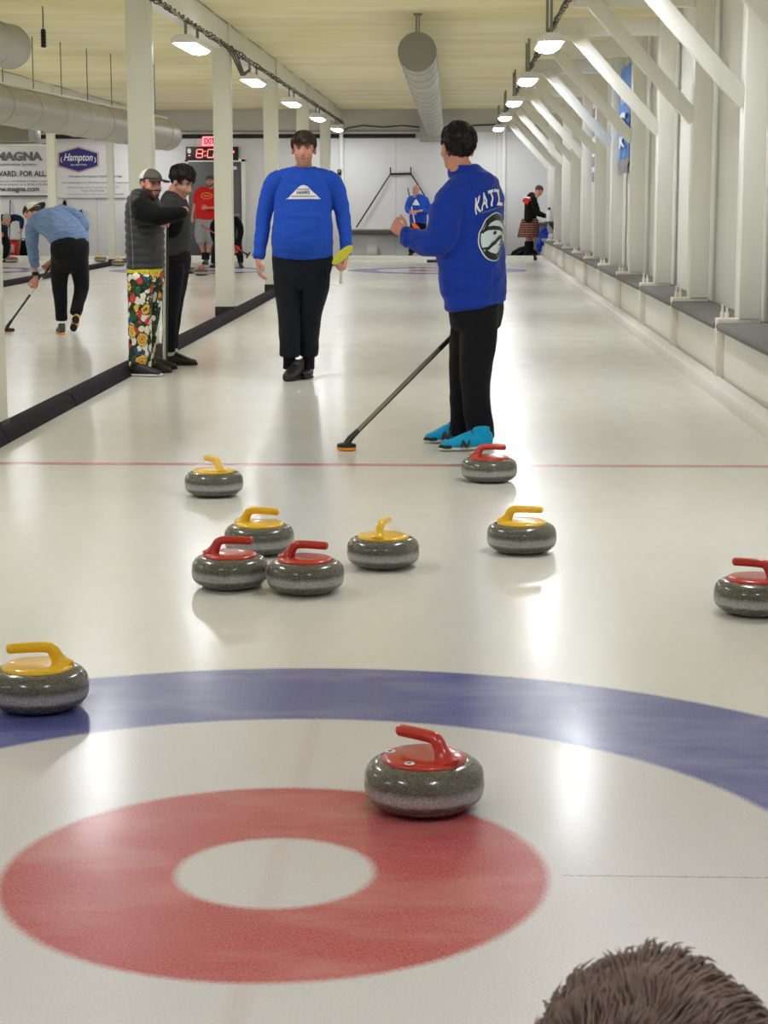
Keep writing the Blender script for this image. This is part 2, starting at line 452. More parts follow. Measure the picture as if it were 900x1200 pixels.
# ================================================================== the hall
CZ, YB, YF = 3.56, 42.6, -9.0            # ceiling height, back wall, wall behind the photographer
XL, XR = -14.7, 2.76
struct('floor', MB().box(((XL+2.30)/2, (YF+41.0)/2, -0.1), (2.30-XL, 41.0-YF, 0.2)), M['ice'], origin=(0, 0, 0))
struct('trim_platform', MB().box(((XL+XR)/2, 42.0, -0.06), (XR-XL, 1.85, 0.26), bev=0.01), M['carpet_dark'])
struct('trim_backboard', MB().box(((XL+2.2)/2, 41.04, 0.03), (2.2-XL, 0.09, 0.16), bev=0.01), M['paint'])
cl = MB()
nx, ny = 24, 70
vs, fs = [], []
for j in range(ny+1):
    for i in range(nx+1):
        x = XL+(XR+0.2-XL)*i/nx; y = YF+(YB+0.1-YF)*j/ny
        vs.append((x, y, CZ+0.02*noise.noise(V((x*0.4, y*0.5, 0)))+0.008*noise.noise(V((x*1.7, y*1.9, 3)))))
for j in range(ny):
    for i in range(nx):
        a = j*(nx+1)+i; fs.append((a, a+1, a+nx+2, a+nx+1))
cl.add(vs, fs)
struct('ceiling', cl, M['ceil'], origin=(0, 0, 0))
struct('wall_back', MB().box(((XL+XR)/2, YB+0.1, 1.52), (XR-XL+0.4, 0.2, 3.0)), M['wall_back'])
M['header'] = plain('grey_header_paint', (192, 190, 182), 0.6, var=0.05, scale=3)
struct('trim_back_header', MB().box(((XL+XR)/2, YB+0.1, 3.33), (XR-XL+0.4, 0.24, 0.62)), M['header'])
struct('wall_left', MB().box((XL-0.1, (YF+YB)/2, 1.78), (0.2, YB-YF, 3.56)), M['wall'])
struct('wall_right', MB().box((XR+0.12, (YF+YB)/2, 1.9), (0.2, YB-YF, 3.8)), M['wall'])
struct('wall_front', MB().box(((XL+XR)/2, YF-0.1, 1.78), (XR-XL+0.4, 0.2, 3.56)), M['wall'])

# white posts under the two ceiling beams
def column(x, y, w=0.22, dp=0.2):
    o = struct('column', MB().box((x, y, CZ/2), (w, dp, CZ), bev=0.012), M['col'])
    struct('base_band', MB().box((x, y, 0.06), (w+0.02, dp+0.02, 0.12), bev=0.008), M['black'], o)
for k in range(-1, 6): column(-2.478 if k == 0 else -2.50, 7.45+6.15*k)
for k in range(0, 6): column(-7.26, 7.45+6.15*k, 0.155, 0.13)
for bx in (-2.5, -7.3):
    struct('trim_beam', MB().box((bx, (YF+YB)/2, 3.43), (0.17, YB-YF, 0.32), bev=0.01), M['paint'])
    # caulk bead along the top of the beam
    pts = [(bx+0.09, y*0.5, 3.565+0.012*noise.noise(V((0, y*1.1, bx)))) for y in range(-16, 85)]
    struct('trim_caulk', MB().tube(pts, 0.012, n=6), M['cable_pale'])

# ------------------------------------------------------------------ right hand side wall: kerb, ledge, posts, joists, braces
struct('trim_kerb', MB().box((2.355, (YF+41.9)/2, 0.02), (0.14, 41.9-YF, 0.16), bev=0.02), M['kerb'])
struct('trim_ledge_front', MB().box((2.60, (YF+42.4)/2, 0.24), (0.30, 42.4-YF, 0.48), bev=0.004), M['paint'])
PY = [10.72+3.09*k for k in range(-5, 11)]
for y in PY:
    st = struct('trim_stub_post', MB().box((2.425, y, 0.28), (0.075, 0.10, 0.44), bev=0.008), M['paint_worn'])
    struct('plate', MB().box((2.555, y, 0.515), (0.33, 0.16, 0.055), bev=0.008), M['paint_worn'], st)
    struct('bolt', MB().lathe([(0.016, 0), (0.016, 0.05), (0.009, 0.055), (0.009, 0.11), (0.001, 0.112)], (2.43, y-0.03, 0.54), n=10), M['paint_worn'], st)
    struct('bolt', MB().lathe([(0.016, 0), (0.016, 0.04), (0.009, 0.045), (0.009, 0.085), (0.001, 0.087)], (2.475, y+0.04, 0.54), n=10), M['paint_worn'], st)
    pc = struct('column', MB().box((2.63, y+0.02, 2.05), (0.17, 0.24, 3.02), bev=0.01), M['paint'])
    pc.name = 'wall_post'
    struct('joist', MB().box((2.06, y+0.02, 3.26), (1.24, 0.11, 0.19), bev=0.008), M['paint'], pc)
    a, b = V((2.56, y-0.03, 2.16)), V((1.62, y-0.03, 3.20)); d = (b-a); L = d.length; ang = math.atan2(d.z, d.x)
    R = Matrix.Rotation(-ang, 3, 'Y')
    struct('brace', MB().box((a+b)/2, (L, 0.085, 0.13), R, bev=0.008), M['paint'], pc)
for i, y in enumerate(PY[:-1]):
    ordn = {5: 'nearest in view, at the right edge', 6: 'second in view from the right edge', 7: 'third in view from the right edge', 8: 'fourth in view from the right edge', 9: 'fifth in view from the right edge',
            10: 'sixth in view from the right edge', 11: 'seventh in view from the right edge', 12: 'eighth in view from the right edge', 13: 'ninth in view, near the far end', 14: 'farthest, beside the back wall'}
    prof = [(2.375, 0.485), (2.385, 0.455), (2.41, 0.468), (2.73, 0.482), (2.755, 0.484), (2.755, 0.512), (2.73, 0.512), (2.40, 0.510), (2.382, 0.503)]
    if i < 4: continue
    mb = MB().prism([(p[0], p[1]) for p in prof], (0, y+0.09, 0), (1, 0, 0), (0, 0, 1), (0, 1, 0), 2.92)
    o = obj('ledge_carpet_pad', mb, M['carpet_grey'], angle=0.5)
    if i == 4: lab = 'grey carpet pad on the right wall ledge, closest to the photographer'
    else: lab = 'grey carpet pad on the white right wall ledge, '+ordn[i]
    tag(o, lab, 'pad', 'carpet pads along the right wall ledge')

# ------------------------------------------------------------------ lamps under the beams
LY = [16.5+6.12*k for k in range(-4, 5)]
ORD = ['nearest', 'second nearest', 'third', 'fourth', 'farthest']
def lamp(x, y, z, label, group):
    t = thing('strip_light', label, 'light', (x, y, z), group)
    obj('housing', MB().prism([(-0.135, -0.004), (0.135, -0.004), (0.13, 0.045), (0.07, 0.085), (-0.07, 0.085), (-0.13, 0.045)], (x, y-0.60, z), (1, 0, 0), (0, 0, 1), (0, 1, 0), 1.20), M['white_plastic'], t)
    prof = [(-0.115, 0.012), (-0.11, -0.008), (-0.075, -0.032), (0, -0.042), (0.075, -0.032), (0.11, -0.008), (0.115, 0.012)]
    obj('lens', MB().prism(prof, (x, y-0.58, z), (1, 0, 0), (0, 0, 1), (0, 1, 0), 1.16), M['lamp'], t)
    for dy in (-0.45, 0.45):
        zt_ = 3.28 if x in (-2.42, -7.22) else 3.57
        obj('bracket', MB().box((x, y+dy, (z+0.09+zt_)/2), (0.03, 0.02, zt_-z-0.09)), M['steel'], t)
for k, y in enumerate(LY):
    if k < 1: continue
    for x, row in ((-2.42, 'left'), (1.35, 'right')):
        if k >= 4: lab = f'lit white strip light, {ORD[k-4]} of five in the {row} overhead row'
        else: lab = f'lit white strip light of the {row} row, out of view above and behind the photographer'
        lamp(x, y, 3.035, lab, f'strip lights in the {row} row')
    lamp(-7.22, y, 3.035, 'lit white strip light under the beam over the left sheets', 'strip lights over the left sheets')
    lamp(-12.0, y, 3.035, 'lit white strip light under the far left ceiling', 'strip lights over the far left sheet')

def wander(x, z, y0, y1, step, amp, seed):
    pts = []; n = int((y1-y0)/step)
    for i in range(n+1):
        y = y0+i*step
        pts.append((x+amp*noise.noise(V((y*2.2, seed, 0))), y, z+amp*noise.noise(V((seed, y*2.2, 4)))))
    return pts
def coil(x, z, y0, y1, r, pitch, seed):
    pts = []; n = int((y1-y0)/pitch*8)
    for i in range(n+1):
        a = 2*PI*i/8; y = y0+(y1-y0)*i/n; rr = r*(0.6+0.8*abs(noise.noise(V((y, seed, 0)))))
        pts.append((x+rr*math.cos(a), y, z+rr*math.sin(a)))
    return pts
for x, row in ((-2.36, 'left'), (1.385, 'right')):
    c = thing('cable_run', f'bundle of dark twisted cables running above the {row} row of lamps', 'cable', (x, 8, 3.22))
    obj('cable', MB().tube(wander(x, 3.235, 3, 42.3, 0.12, 0.035, 1.0), 0.013, n=6), M['cable'], c)
    obj('cable', MB().tube(wander(x+0.02, 3.225, 3, 42.3, 0.15, 0.05, 5.0), 0.010, n=6), M['cable_pale'], c)
    obj('cable', MB().tube(coil(x+0.01, 3.235, 3, 42.3, 0.035, 0.30, 2.0), 0.007, n=5), M['cable'], c)
mb = MB()
for q in range(3): mb.tube([(-2.36+0.03*q, 18.9+0.1*q, 3.24), (-2.35+0.03*q, 19.6, 3.16), (-2.36+0.02*q, 20.6, 3.0), (-2.38, 21.9, 3.16)], 0.012, n=6)
tag(obj('cable_drop', mb, M['cable']), 'three dark cables sagging beside the white post towards the second left lamp', 'cable')

# ------------------------------------------------------------------ ventilation ducts
def ring_duct(name, label, a, b, r, seams):
    a, b = V(a), V(b); d = (b-a).normalized(); o = thing(name, label, 'duct', a-V((0, 0, r)))
    obj('pipe', MB().loft([a, b], [r, r], n=40, cap=0, res=1), M['duct'], o, angle=0.6)
    for k in range(seams):
        p = a+(b-a)*((k+0.5)/seams)
        obj('seam', MB().loft([p-d*0.02, p, p+d*0.02], [r+0.001, r+0.011, r+0.001], n=40, cap=0, res=1), M['duct'], o)
    return o, d
o, d = ring_duct('ventilation_duct', 'long grey round duct hanging over the middle of the near sheet', (-0.07, 18.2, 3.10), (-0.16, 42.2, 3.10), 0.215, 18)
obj('end_cap', MB().loft([V((-0.07, 18.17, 3.10)), V((-0.07, 18.25, 3.10))], [0.222, 0.222], n=40, cap=0, res=1), M['duct_cap'], o, angle=0.6)
hg = MB().box((-0.085, 18.55, 3.43), (0.025, 0.05, 0.28)).box((-0.055, 18.55, 3.43), (0.015, 0.03, 0.28)).box((-0.07, 18.55, 3.55), (0.10, 0.08, 0.02))
obj('hanger', hg, M['steel'], o)
for y in (24.5, 31, 37.5): obj('hanger', MB().box((-0.1, y, 3.43), (0.03, 0.04, 0.30)), M['steel'], o)
obj('plenum_box', MB().box((-0.24, 42.25, 3.08), (0.52, 0.66, 0.56), bev=0.01), M['duct'], o)
o, d = ring_duct('ventilation_duct', 'grey round duct sloping across the left side above the banners', at(-60, 112, 18.6), at(196, 158.5, 27.2), 0.245, 9)
a, b = at(-60, 112, 18.6), at(196, 158.5, 27.2)
obj('end_cap', MB().loft([b-d*0.02, b+d*0.05, b+d*0.10], [0.25, 0.235, 0.15], n=40, cap=0.1, res=1), M['duct'], o, angle=0.6)
rl = MB().tube([a+V((0, 0, 0.27)), b+V((0, 0, 0.27))], 0.02, n=8)
obj('top_rail', rl, M['paint'], o)
for k in range(8):
    p = a+(b-a)*((k+0.6)/8.2)+V((0, 0, 0.26)); obj('hanger_wire', MB().tube([p, (p.x, p.y, CZ)], 0.006, n=5), M['cable'], o)
e = at(12, 55, 16.9)
o, d = ring_duct('ventilation_duct', 'short grey duct end hanging in the top left corner', e-V((1.4, 8.0, -0.15)), e, 0.235, 8)
obj('end_cap', MB().loft([e-d*0.02, e+d*0.05, e+d*0.12], [0.24, 0.225, 0.15], n=40, cap=0.1, res=1), M['duct'], o, angle=0.6)
for k in (5, 7): 
    p = e-d*(8.0-k*1.05)+V((0, 0, 0.2)); obj('hanger', MB().box((p.x, p.y, (p.z+CZ)/2), (0.03, 0.03, CZ-p.z)), M['steel'], o)
# small dark sensor on the ceiling
p = at(51, 45, 17.5); t = thing('ceiling_sensor', 'small black slotted sensor hanging beside the top left duct end', 'sensor', p-V((0, 0, 0.12)))
obj('body', MB().box(p, (0.05, 0.04, 0.20), bev=0.006), M['black_plastic'], t)
obj('rod', MB().tube([p+V((0, 0, 0.1)), (p.x, p.y, CZ+0.02)], 0.007, n=6), M['cable'], t)
for k in range(5): obj('fin', MB().box(p+V((0, 0, -0.08+0.035*k)), (0.062, 0.05, 0.008)), M['black_plastic'], t)
# heater hanging at the far left
p = at(16, 157, 33.0); t = thing('unit_heater', 'grey metal air heater hanging behind the sloping left duct', 'heater', p-V((0, 0, 0.2)))
obj('case', MB().box(p, (0.95, 0.5, 0.36), bev=0.02), M['steel'], t)
obj('grille', MB().box(p+V((0.05, -0.26, 0)), (0.6, 0.03, 0.28), bev=0.008), M['duct_cap'], t)
obj('drip_tray', MB().box(p+V((0.15, 0, -0.21)), (0.85, 0.55, 0.03), bev=0.005), M['paint'], t)
for dx in (-0.4, 0.4): obj('hanger_rod', MB().tube([p+V((dx, 0, 0.17)), (p.x+dx, p.y, CZ+0.02)], 0.01, n=6), M['cable'], t)

# ------------------------------------------------------------------ foam dividers between the sheets
def divider(x, ys, lab):
    for i in range(len(ys)-1):
        y0, y1 = ys[i]+0.006, ys[i+1]-0.006
        xo = x+0.012*noise.noise(V((i*3.1, x, 0)))
        prof = [(-0.085, 0), (0.085, 0), (0.083, 0.03), (0.05, 0.085), (0.0, 0.098), (-0.05, 0.085), (-0.083, 0.03)]
        mb = MB().prism(prof, (xo, y0, 0), (1, 0, 0), (0, 0, 1), (0, 1, 0), y1-y0)
        tag(obj('foam_divider', mb, M['foam'], angle=0.9), lab(i), 'divider', 'foam dividers lying on the ice')
OD = ['first', 'second', 'third', 'fourth', 'fifth', 'sixth', 'seventh', 'eighth', 'ninth', 'tenth']
divider(-2.385, [1.2, 4.2, 7.26, 9.3, 13.5, 17.9, 22.6, 27.2, 31.8, 36.4, 40.9], lambda i: 'dark purple foam strip along the row of white posts, piece out of view at left' if i < 2 else f'dark purple foam strip beside the middle row of posts, {OD[i-2]} piece from the near end')
divider(-7.20, [10, 16, 22, 28, 34.0, 40.9], lambda i: 'dark foam strip between the two left sheets, out of view' if i < 2 else f'dark foam strip between the two left sheets, {["near", "middle", "far"][i-2]} piece')

# ------------------------------------------------------------------ back wall fittings
def bk(x, y, d=0.0): return at(x, y, YB-d)
def hpipe(name, label, x0, x1, y, r, mat, d=0.06):
    a, b = bk(x0, y, d), bk(x1, y, d); z = (a.z+b.z)/2
    tag(obj(name, MB().tube([(a.x, a.y, z), (b.x, b.y, z)], r, n=8), mat), label, 'pipe')
hpipe('black_pipe', 'thick black pipe running along the top of the back wall', -170, 487, 160, 0.05, M['black'])
hpipe('conduit', 'thin conduit running above the black pipe on the back wall', -170, 492, 154, 0.018, M['cable_pale'], 0.05)
mb = MB().tube([bk(x, y, 0.08) for x, y in ((395, 156), (408, 150), (425, 147), (450, 149), (472, 147), (492, 149))], 0.02, n=6)
tag(obj('hose', mb, M['cable']), 'dark hose drooping along the back wall left of the middle duct', 'hose')
mb = MB().tube([bk(x, y, 0.08) for x, y in ((514, 150), (535, 149), (556, 147), (590, 146))], 0.02, n=6)
tag(obj('hose', mb, M['cable']), 'dark hose on the back wall right of the middle duct', 'hose')
for x0, x1, lab in ((397, 403, 'white drain pipe on the back wall behind the walking man'), (588, 593, 'white drain pipe on the back wall left of the kilted player')):
    a = bk((x0+x1)/2, 160, 0.07); b = bk((x0+x1)/2, 296, 0.07)
    t = thing('drain_pipe', lab, 'pipe', (a.x, a.y, 0.07))
    obj('pipe', MB().tube([(a.x, a.y, 0.07), (a.x, a.y, 3.2)], 0.06, n=14), M['paint'], t)
    for z in (0.8, 2.1): obj('clamp', MB().lathe([(0.068, -0.02), (0.068, 0.02)], (a.x, a.y, z), n=14), M['paint'], t)
p = bk(398, 202, 0.1); t = thing('thermostat', 'small black control box on the back wall beside the white drain pipe', 'control box', p-V((0, 0, 0.12)))
obj('box', MB().box(p+V((0, -0.06, 0)), (0.10, 0.07, 0.14), bev=0.01), M['black_plastic'], t); obj('dial', MB().ell(p+V((0, -0.1, 0.02)), (0.025, 0.015, 0.025)), M['steel'], t)
# ledge with bumper
a, b = bk(411, 271), bk(530, 271); zc = a.z
t = thing('wall_shelf', 'long dark wooden shelf on the back wall under the black frame', 'shelf', ((a.x+b.x)/2, YB-0.12, zc-0.05))
M['wood_dark'] = plain('dark_wood', (88, 78, 70), 0.6, var=0.2, scale=12)
M['shelf_top'] = plain('pale_shelf_top', (176, 172, 165), 0.6, var=0.15, scale=14)
obj('front_board', MB().box(((a.x+b.x)/2, YB-0.20, zc-0.02), (b.x-a.x, 0.04, 0.10), bev=0.01), M['wood_dark'], t)
obj('top_board', MB().box(((a.x+b.x)/2, YB-0.10, zc+0.045), (b.x-a.x, 0.20, 0.03), bev=0.006), M['shelf_top'], t)
# black trapezoid frame leaning on the wall
fr = thing('folding_frame', 'tall black trapezoid frame leaning on the back wall above the shelf', 'frame', (bk(468, 267).x, YB-0.2, bk(468, 267).z))
Pt = {k: at(x, y, YB-dd) for k, (x, y, dd) in dict(bl=(417.5, 266.5, 0.16), tl=(457.5, 204, 0.07), tr=(481.5, 203.5, 0.07), br=(521, 266.5, 0.16)).items()}
obj('leg', MB().tube([Pt['bl'], Pt['tl']], 0.018, n=8), M['black_plastic'], fr); obj('leg', MB().tube([Pt['tr'], Pt['br']], 0.018, n=8), M['black_plastic'], fr)
obj('crossbar', MB().tube([Pt['tl'], Pt['tr']], 0.026, n=8), M['black_plastic'], fr)
for k in ('tl', 'tr'): obj('pin', MB().tube([Pt[k]-V((0, 0, 0.03)), Pt[k]+V((0, 0, 0.16))], 0.016, n=8), M['black_plastic'], fr)
p = bk(436, 294, 0.08); t = thing('wall_box', 'small white box low on the back wall under the shelf', 'box', (p.x, YB-0.08, 0.07))
obj('case', MB().box((p.x, YB-0.08, 0.19), (0.26, 0.15, 0.24), bev=0.01), M['wall'], t); obj('lid', MB().box((p.x, YB-0.09, 0.315), (0.28, 0.17, 0.02), bev=0.005), M['paint'], t)
# double door, clock and exit sign
a, b = bk(221, 190), bk(283, 190); zt = a.z
dr = struct('door_1', MB().box(((a.x+b.x)/2, YB-0.03, (zt+0.07)/2), (b.x-a.x, 0.05, zt-0.07), bev=0.003), M['door_grey'])
mid = (a.x+b.x)/2
struct('seam', MB().box((mid, YB-0.057, (zt+0.07)/2), (0.012, 0.008, zt-0.07)), M['black_plastic'], dr)
for x0, x1 in ((a.x-0.09, a.x), (b.x, b.x+0.09)): struct('jamb', MB().box(((x0+x1)/2, YB-0.04, (zt+0.10)/2+0.02), (x1-x0, 0.10, zt-0.0), bev=0.006), M['paint'], dr)
struct('lintel', MB().box((mid, YB-0.04, zt+0.045), (b.x-a.x+0.18, 0.10, 0.09), bev=0.006), M['paint'], dr)
struct('push_bar', MB().box((mid+0.35, YB-0.09, 1.05), (0.5, 0.04, 0.05), bev=0.01), M['steel'], dr)
struct('closer', MB().box((bk(275, 197).x, YB-0.09, bk(275, 197).z), (0.12, 0.05, 0.08), bev=0.01), M['white_plastic'], dr)
p = bk(249, 180); w = bk(280.5, 180).x-bk(219, 180).x; h = bk(249, 172).z-bk(249, 188).z
ck = thing('digital_clock', 'black digital clock with red figures above the grey door', 'clock', p-V((0, 0.05, h/2)))
obj('case', MB().box((p.x, YB-0.06, p.z), (w, 0.09, h), bev=0.01), M['black_plastic'], ck)
SEG = {'0': 'abcdef', '8': 'abcdefg'}
def digit(ch, cx, cz, w, h, sl=0.012):
    mb = MB(); tk = 0.022
    S2 = dict(a=((-w, h), (w, h)), g=((-w, 0), (w, 0)), d=((-w, -h), (w, -h)), f=((-w, h), (-w, 0)), b=((w, h), (w, 0)), e=((-w, 0), (-w, -h)), c=((w, 0), (w, -h)))
    for s_ in SEG[ch]:
        (x0, z0), (x1, z1) = S2[s_]; k = 0.88
        xm, zm = (x0+x1)/2, (z0+z1)/2; x0, x1, z0, z1 = xm+(x0-xm)*k, xm+(x1-xm)*k, zm+(z0-zm)*k, zm+(z1-zm)*k
        mb.box((cx+xm+sl*zm/h, YB-0.107, cz+zm), (max(abs(x1-x0), tk), 0.006, max(abs(z1-z0), tk)))
    return mb
for ch, px in (('8', 234.5), ('0', 247.5), ('0', 259.5)): obj('digit', digit(ch, bk(px, 180).x, p.z, 0.075, 0.095), M['led'], ck)
cx = bk(241, 180).x; obj('colon', MB().box((cx, YB-0.107, p.z+0.05), (0.025, 0.006, 0.025)).box((cx, YB-0.107, p.z-0.05), (0.025, 0.006, 0.025)), M['led'], ck)
obj('white_badge', MB().ell((bk(222.5, 177).x, YB-0.107, bk(222, 177).z), (0.045, 0.006, 0.065)), M['ink_white'], ck)
obj('small_light', MB().box((bk(222.5, 182.5).x, YB-0.107, bk(222, 182.5).z), (0.05, 0.006, 0.02)), M['led'], ck)
obj('right_light', MB().box((bk(274.5, 178).x, YB-0.107, bk(274, 178).z), (0.03, 0.006, 0.05)), M['led'], ck)
p = bk(246, 165.5); ex = thing('exit_sign', 'glowing red EXIT sign mounted above the digital clock', 'sign', p-V((0, 0.05, 0.12)))
obj('case', MB().box((p.x, YB-0.07, p.z), (0.34, 0.10, 0.22), bev=0.01), M['exit'], ex)
obj('lettering', flat(fit(text2d('EXIT', 0.2, 0.008), 0, 0, 0.25, 0.14), (p.x, YB-0.12, p.z), (1, 0, 0), (0, 0, 1), (0, -1, 0), 0.003), M['exit_text'], ex, smooth=False)

# ------------------------------------------------------------------ banners on the back wall
LAST = [None]
def banner(name, label, x0, y0, x1, y1):
    a, b = bk(x0, y0, 0.06), bk(x1, y1, 0.06)
    t = thing(name, label, 'banner', ((a.x+b.x)/2, a.y, b.z))
    nx, nz = 14, 10; vs, fs = [], []
    for s_ in (0, 1):
        for j in range(nz+1):
            for i in range(nx+1):
                x = a.x+(b.x-a.x)*i/nx; z = a.z+(b.z-a.z)*j/nz
                vs.append((x, a.y+0.008*noise.noise(V((x*2, z*2, x0)))+0.006*s_, z))
    k = (nx+1)*(nz+1)
    for s_ in (0, 1):
        for j in range(nz):
            for i in range(nx):
                q = s_*k+j*(nx+1)+i; fs.append((q, q+1, q+nx+2, q+nx+1))
    for i in range(nx): 
        for j in (0, nz): q = j*(nx+1)+i; fs.append((q, q+1, k+q+1, k+q))
    for j in range(nz):
        for i in (0, nx): q = j*(nx+1)+i; fs.append((q, q+nx+1, k+q+nx+1, k+q))
    obj('sheet', MB().add(vs, fs), M['vinyl'], t)
    def put(vf, x, y, wpx=None, hpx=None, m='ink_dark', nm='lettering'):
        c = bk(x, y, 0.06); s_ = 1/47.6
        LAST[0] = obj(nm, flat(fit(vf, 0, 0, wpx*s_ if wpx else None, hpx*s_ if hpx else None), (c.x, c.y-0.02, c.z), (1, 0, 0), (0, 0, 1), (0, -1, 0), 0.0), M[m], t, smooth=False)
    return t, put
t, put = banner('banner', 'white sponsor banner with grey capitals at the far left', -88, 168, 56.5, 231)
put(text2d('MAGNA', 1, 0.06), 22.5, 183.2, 55, 10.5, 'ink_grey'); put(text2d('Automotive Systems', 1, 0.0), 20, 193, 47, 5)
put(text2d('FORWARD. FOR ALL.', 1, 0.02), 17.8, 203.5, 74, 6.6); put(text2d('Engineering, Logistics, and Skilled Trades careers', 1, 0.0), 16, 212.5, 84, 3)
put(text2d('To apply please contact us at (816) 479-5840', 1, 0.0), 20, 216.4, 76, 3); put(text2d('www.magna.com', 1, 0.02), 17.5, 223.2, 57, 6, 'ink_dark')
for y in (169.2, 229.8):
    c = bk(-16, y, 0.06); obj('border_stripe', MB().box((c.x, c.y-0.012, c.z), (144/47.6, 0.006, 0.03)), M['ink_dark'], t)
t, put = banner('banner', 'white hotel sponsor banner with a navy hexagon emblem', 65.5, 168, 151, 231.5)
def hexa(cu, cv, w, h): return poly2d([(cu-w, cv-h*0.52), (cu, cv-h), (cu+w, cv-h*0.52), (cu+w, cv+h*0.52), (cu, cv+h), (cu-w, cv+h*0.52)])
put(hexa(0, 0, 1, 0.64), 92, 187, 47.5, 30, 'ink_crimson', 'emblem_edge')
def lift_last(dy): LAST[0].location.y -= dy
put(hexa(0, 0, 1, 0.64), 92, 187, 46, 28.4, 'ink_white', 'emblem_line'); lift_last(0.003)
put(hexa(0, 0, 1, 0.64), 92, 187, 44.8, 27.3, 'ink_navy', 'emblem_field'); lift_last(0.006)
put(text2d('Hampton', 1, 0.012, 0.35), 92, 185.6, 34, 11, 'ink_white'); lift_last(0.010)
put(text2d('by HILTON', 1, 0.02), 92.5, 193.4, 18, 2.2, 'ink_white'); lift_last(0.010)
for sx in (-1, 1):
    put(ribbon2d([(0, 1), (0.3*sx, 0.8), (0.45*sx, 0), (0.3*sx, -0.8), (0, -1)], [0.02, 0.1, 0.12, 0.1, 0.02]), 92+19.6*sx, 187.5, 2.4, 6.5, 'ink_white', 'emblem_curl'); lift_last(0.010)
put(text2d('Hampton Inn Kansas City/Blue Springs', 1, 0.01), 112, 206.8, 62, 3); put(text2d('Free Hot Breakfast, Free Wifi, Indoor Heated Pool, Fitness Center', 1, 0.0), 112, 214, 78, 2.4, 'ink_dark')
put(text2d('900 NW South Outer Road, Blue Springs, MO', 1, 0.0), 109, 219.8, 60, 2.3, 'ink_grey'); put(text2d('Phone: 816-224-3840', 1, 0.0), 109, 223.5, 26, 2.2, 'ink_grey')
put(text2d('Located next door with easy trailer access Call', 1, 0.0), 112, 227.6, 66, 2.2, 'ink_grey')

# banners on the right wall between the posts
M['banner_blue'] = plain('blue_banner', (62, 128, 200), 0.5, var=0.1, scale=4)
M['banner_grey'] = plain('grey_print', (132, 130, 140), 0.6, var=0.3, scale=9)
M['banner_white'] = plain('white_print', (214, 220, 228), 0.55, var=0.1, scale=9)
t = thing('banner', 'bright blue banner hanging on the right wall between two white posts', 'banner', (2.70, 22.4, 1.80))
def wavy(y0, y1, z0, z1, x=2.70, amp=0.04):
    vs, fs = [], []; ny_, nz_ = 16, 20
    for s_ in (0, 1):
        for j in range(nz_+1):
            for i in range(ny_+1):
                y = y0+(y1-y0)*i/ny_; z = z0+(z1-z0)*j/nz_
                vs.append((x-amp*(0.5+0.5*math.sin(i*1.1+j*0.2))*(1-j/nz_)-0.012*s_, y, z))
    k = (ny_+1)*(nz_+1)
    for s_ in (0, 1):
        for j in range(nz_):
            for i in range(ny_): q = s_*k+j*(ny_+1)+i; fs.append((q, q+1, q+ny_+2, q+ny_+1))
    return MB().add(vs, fs)
obj('sheet', wavy(21.2, 22.9, 1.98, 3.20, 2.665), M['banner_blue'], t)
obj('lower_print', wavy(21.2, 22.9, 1.78, 2.02, 2.66, 0.05), M['banner_grey'], t)
for z, s_, tx in ((2.78, 0.20, 'W'), (2.45, 0.26, 'S'), (2.2, 0.16, 'K')):
    obj('lettering', flat(fit(text2d(tx, 1, 0.05), 0, 0, 0.9, s_), (2.600, 22.0, z), (0, -1, 0), (0, 0, 1), (-1, 0, 0), 0.0), M['banner_white'], t, smooth=False)
t = thing('banner', 'narrow strip of a grey lettered banner farther along the right wall', 'banner', (2.72, 28.7, 1.60))
obj('sheet', wavy(27.35, 29.0, 1.66, 3.06, 2.71, 0.01), M['banner_white'], t)
for z in (2.85, 2.55, 2.28, 2.05, 1.8): obj('print_block', MB().box((2.685, 28.25, z), (0.012, 1.1, 0.16), bev=0.003), M['banner_grey'], t)
# ================================================================== curling stones
M['yellow'] = plain('yellow_plastic', (240, 190, 22), 0.28, var=0.05, scale=20, coat=0.4)
M['red'] = plain('red_plastic', (186, 44, 32), 0.28, var=0.05, scale=20, coat=0.4)
def stone_parts(col):
    body = MB().lathe([(0.060, 0.0), (0.085, 0.0015), (0.108, 0.006), (0.126, 0.015), (0.1375, 0.027), (0.1435, 0.040), (0.1455, 0.052), (0.1455, 0.072), (0.1445, 0.084), (0.1405, 0.097), (0.1320, 0.108), (0.120, 0.1155), (0.108, 0.119), (0.095, 0.1205), (0.03, 0.121)], n=64)
    disc = MB().lathe([(0.099, 0.114), (0.103, 0.118), (0.1035, 0.122), (0.100, 0.127), (0.09, 0.1305), (0.05, 0.1325), (0.01, 0.133)], n=56)
    hd = MB().loft([(0.072, 0, 0.120), (0.064, 0, 0.134), (0.054, 0, 0.152), (0.045, 0, 0.168), (0.030, 0, 0.1775), (-0.01, 0, 0.1785), (-0.05, 0, 0.1770), (-0.080, 0, 0.1755)],
                   [(0.034, 0.036), (0.022, 0.024), (0.0165, 0.019), (0.0160, 0.018), (0.0155, 0.016), (0.0150, 0.0155), (0.0152, 0.0155), (0.0145, 0.015)], side=(0, 1, 0), n=20, cap=0.6)
    return body, disc, hd
def make_stone(col):
    t = thing('curling_stone', 'x', 'curling stone', (0, 0, 0))
    b, d, h = stone_parts(col)
    obj('granite_body', b, M['granite'], t, local=True, angle=1.2)
    dd = obj('handle_disc', d, M[col], t, local=True, angle=1.2)
    obj('grip', h, M[col], t, local=True, angle=1.2)
    return t
PROTO = {}
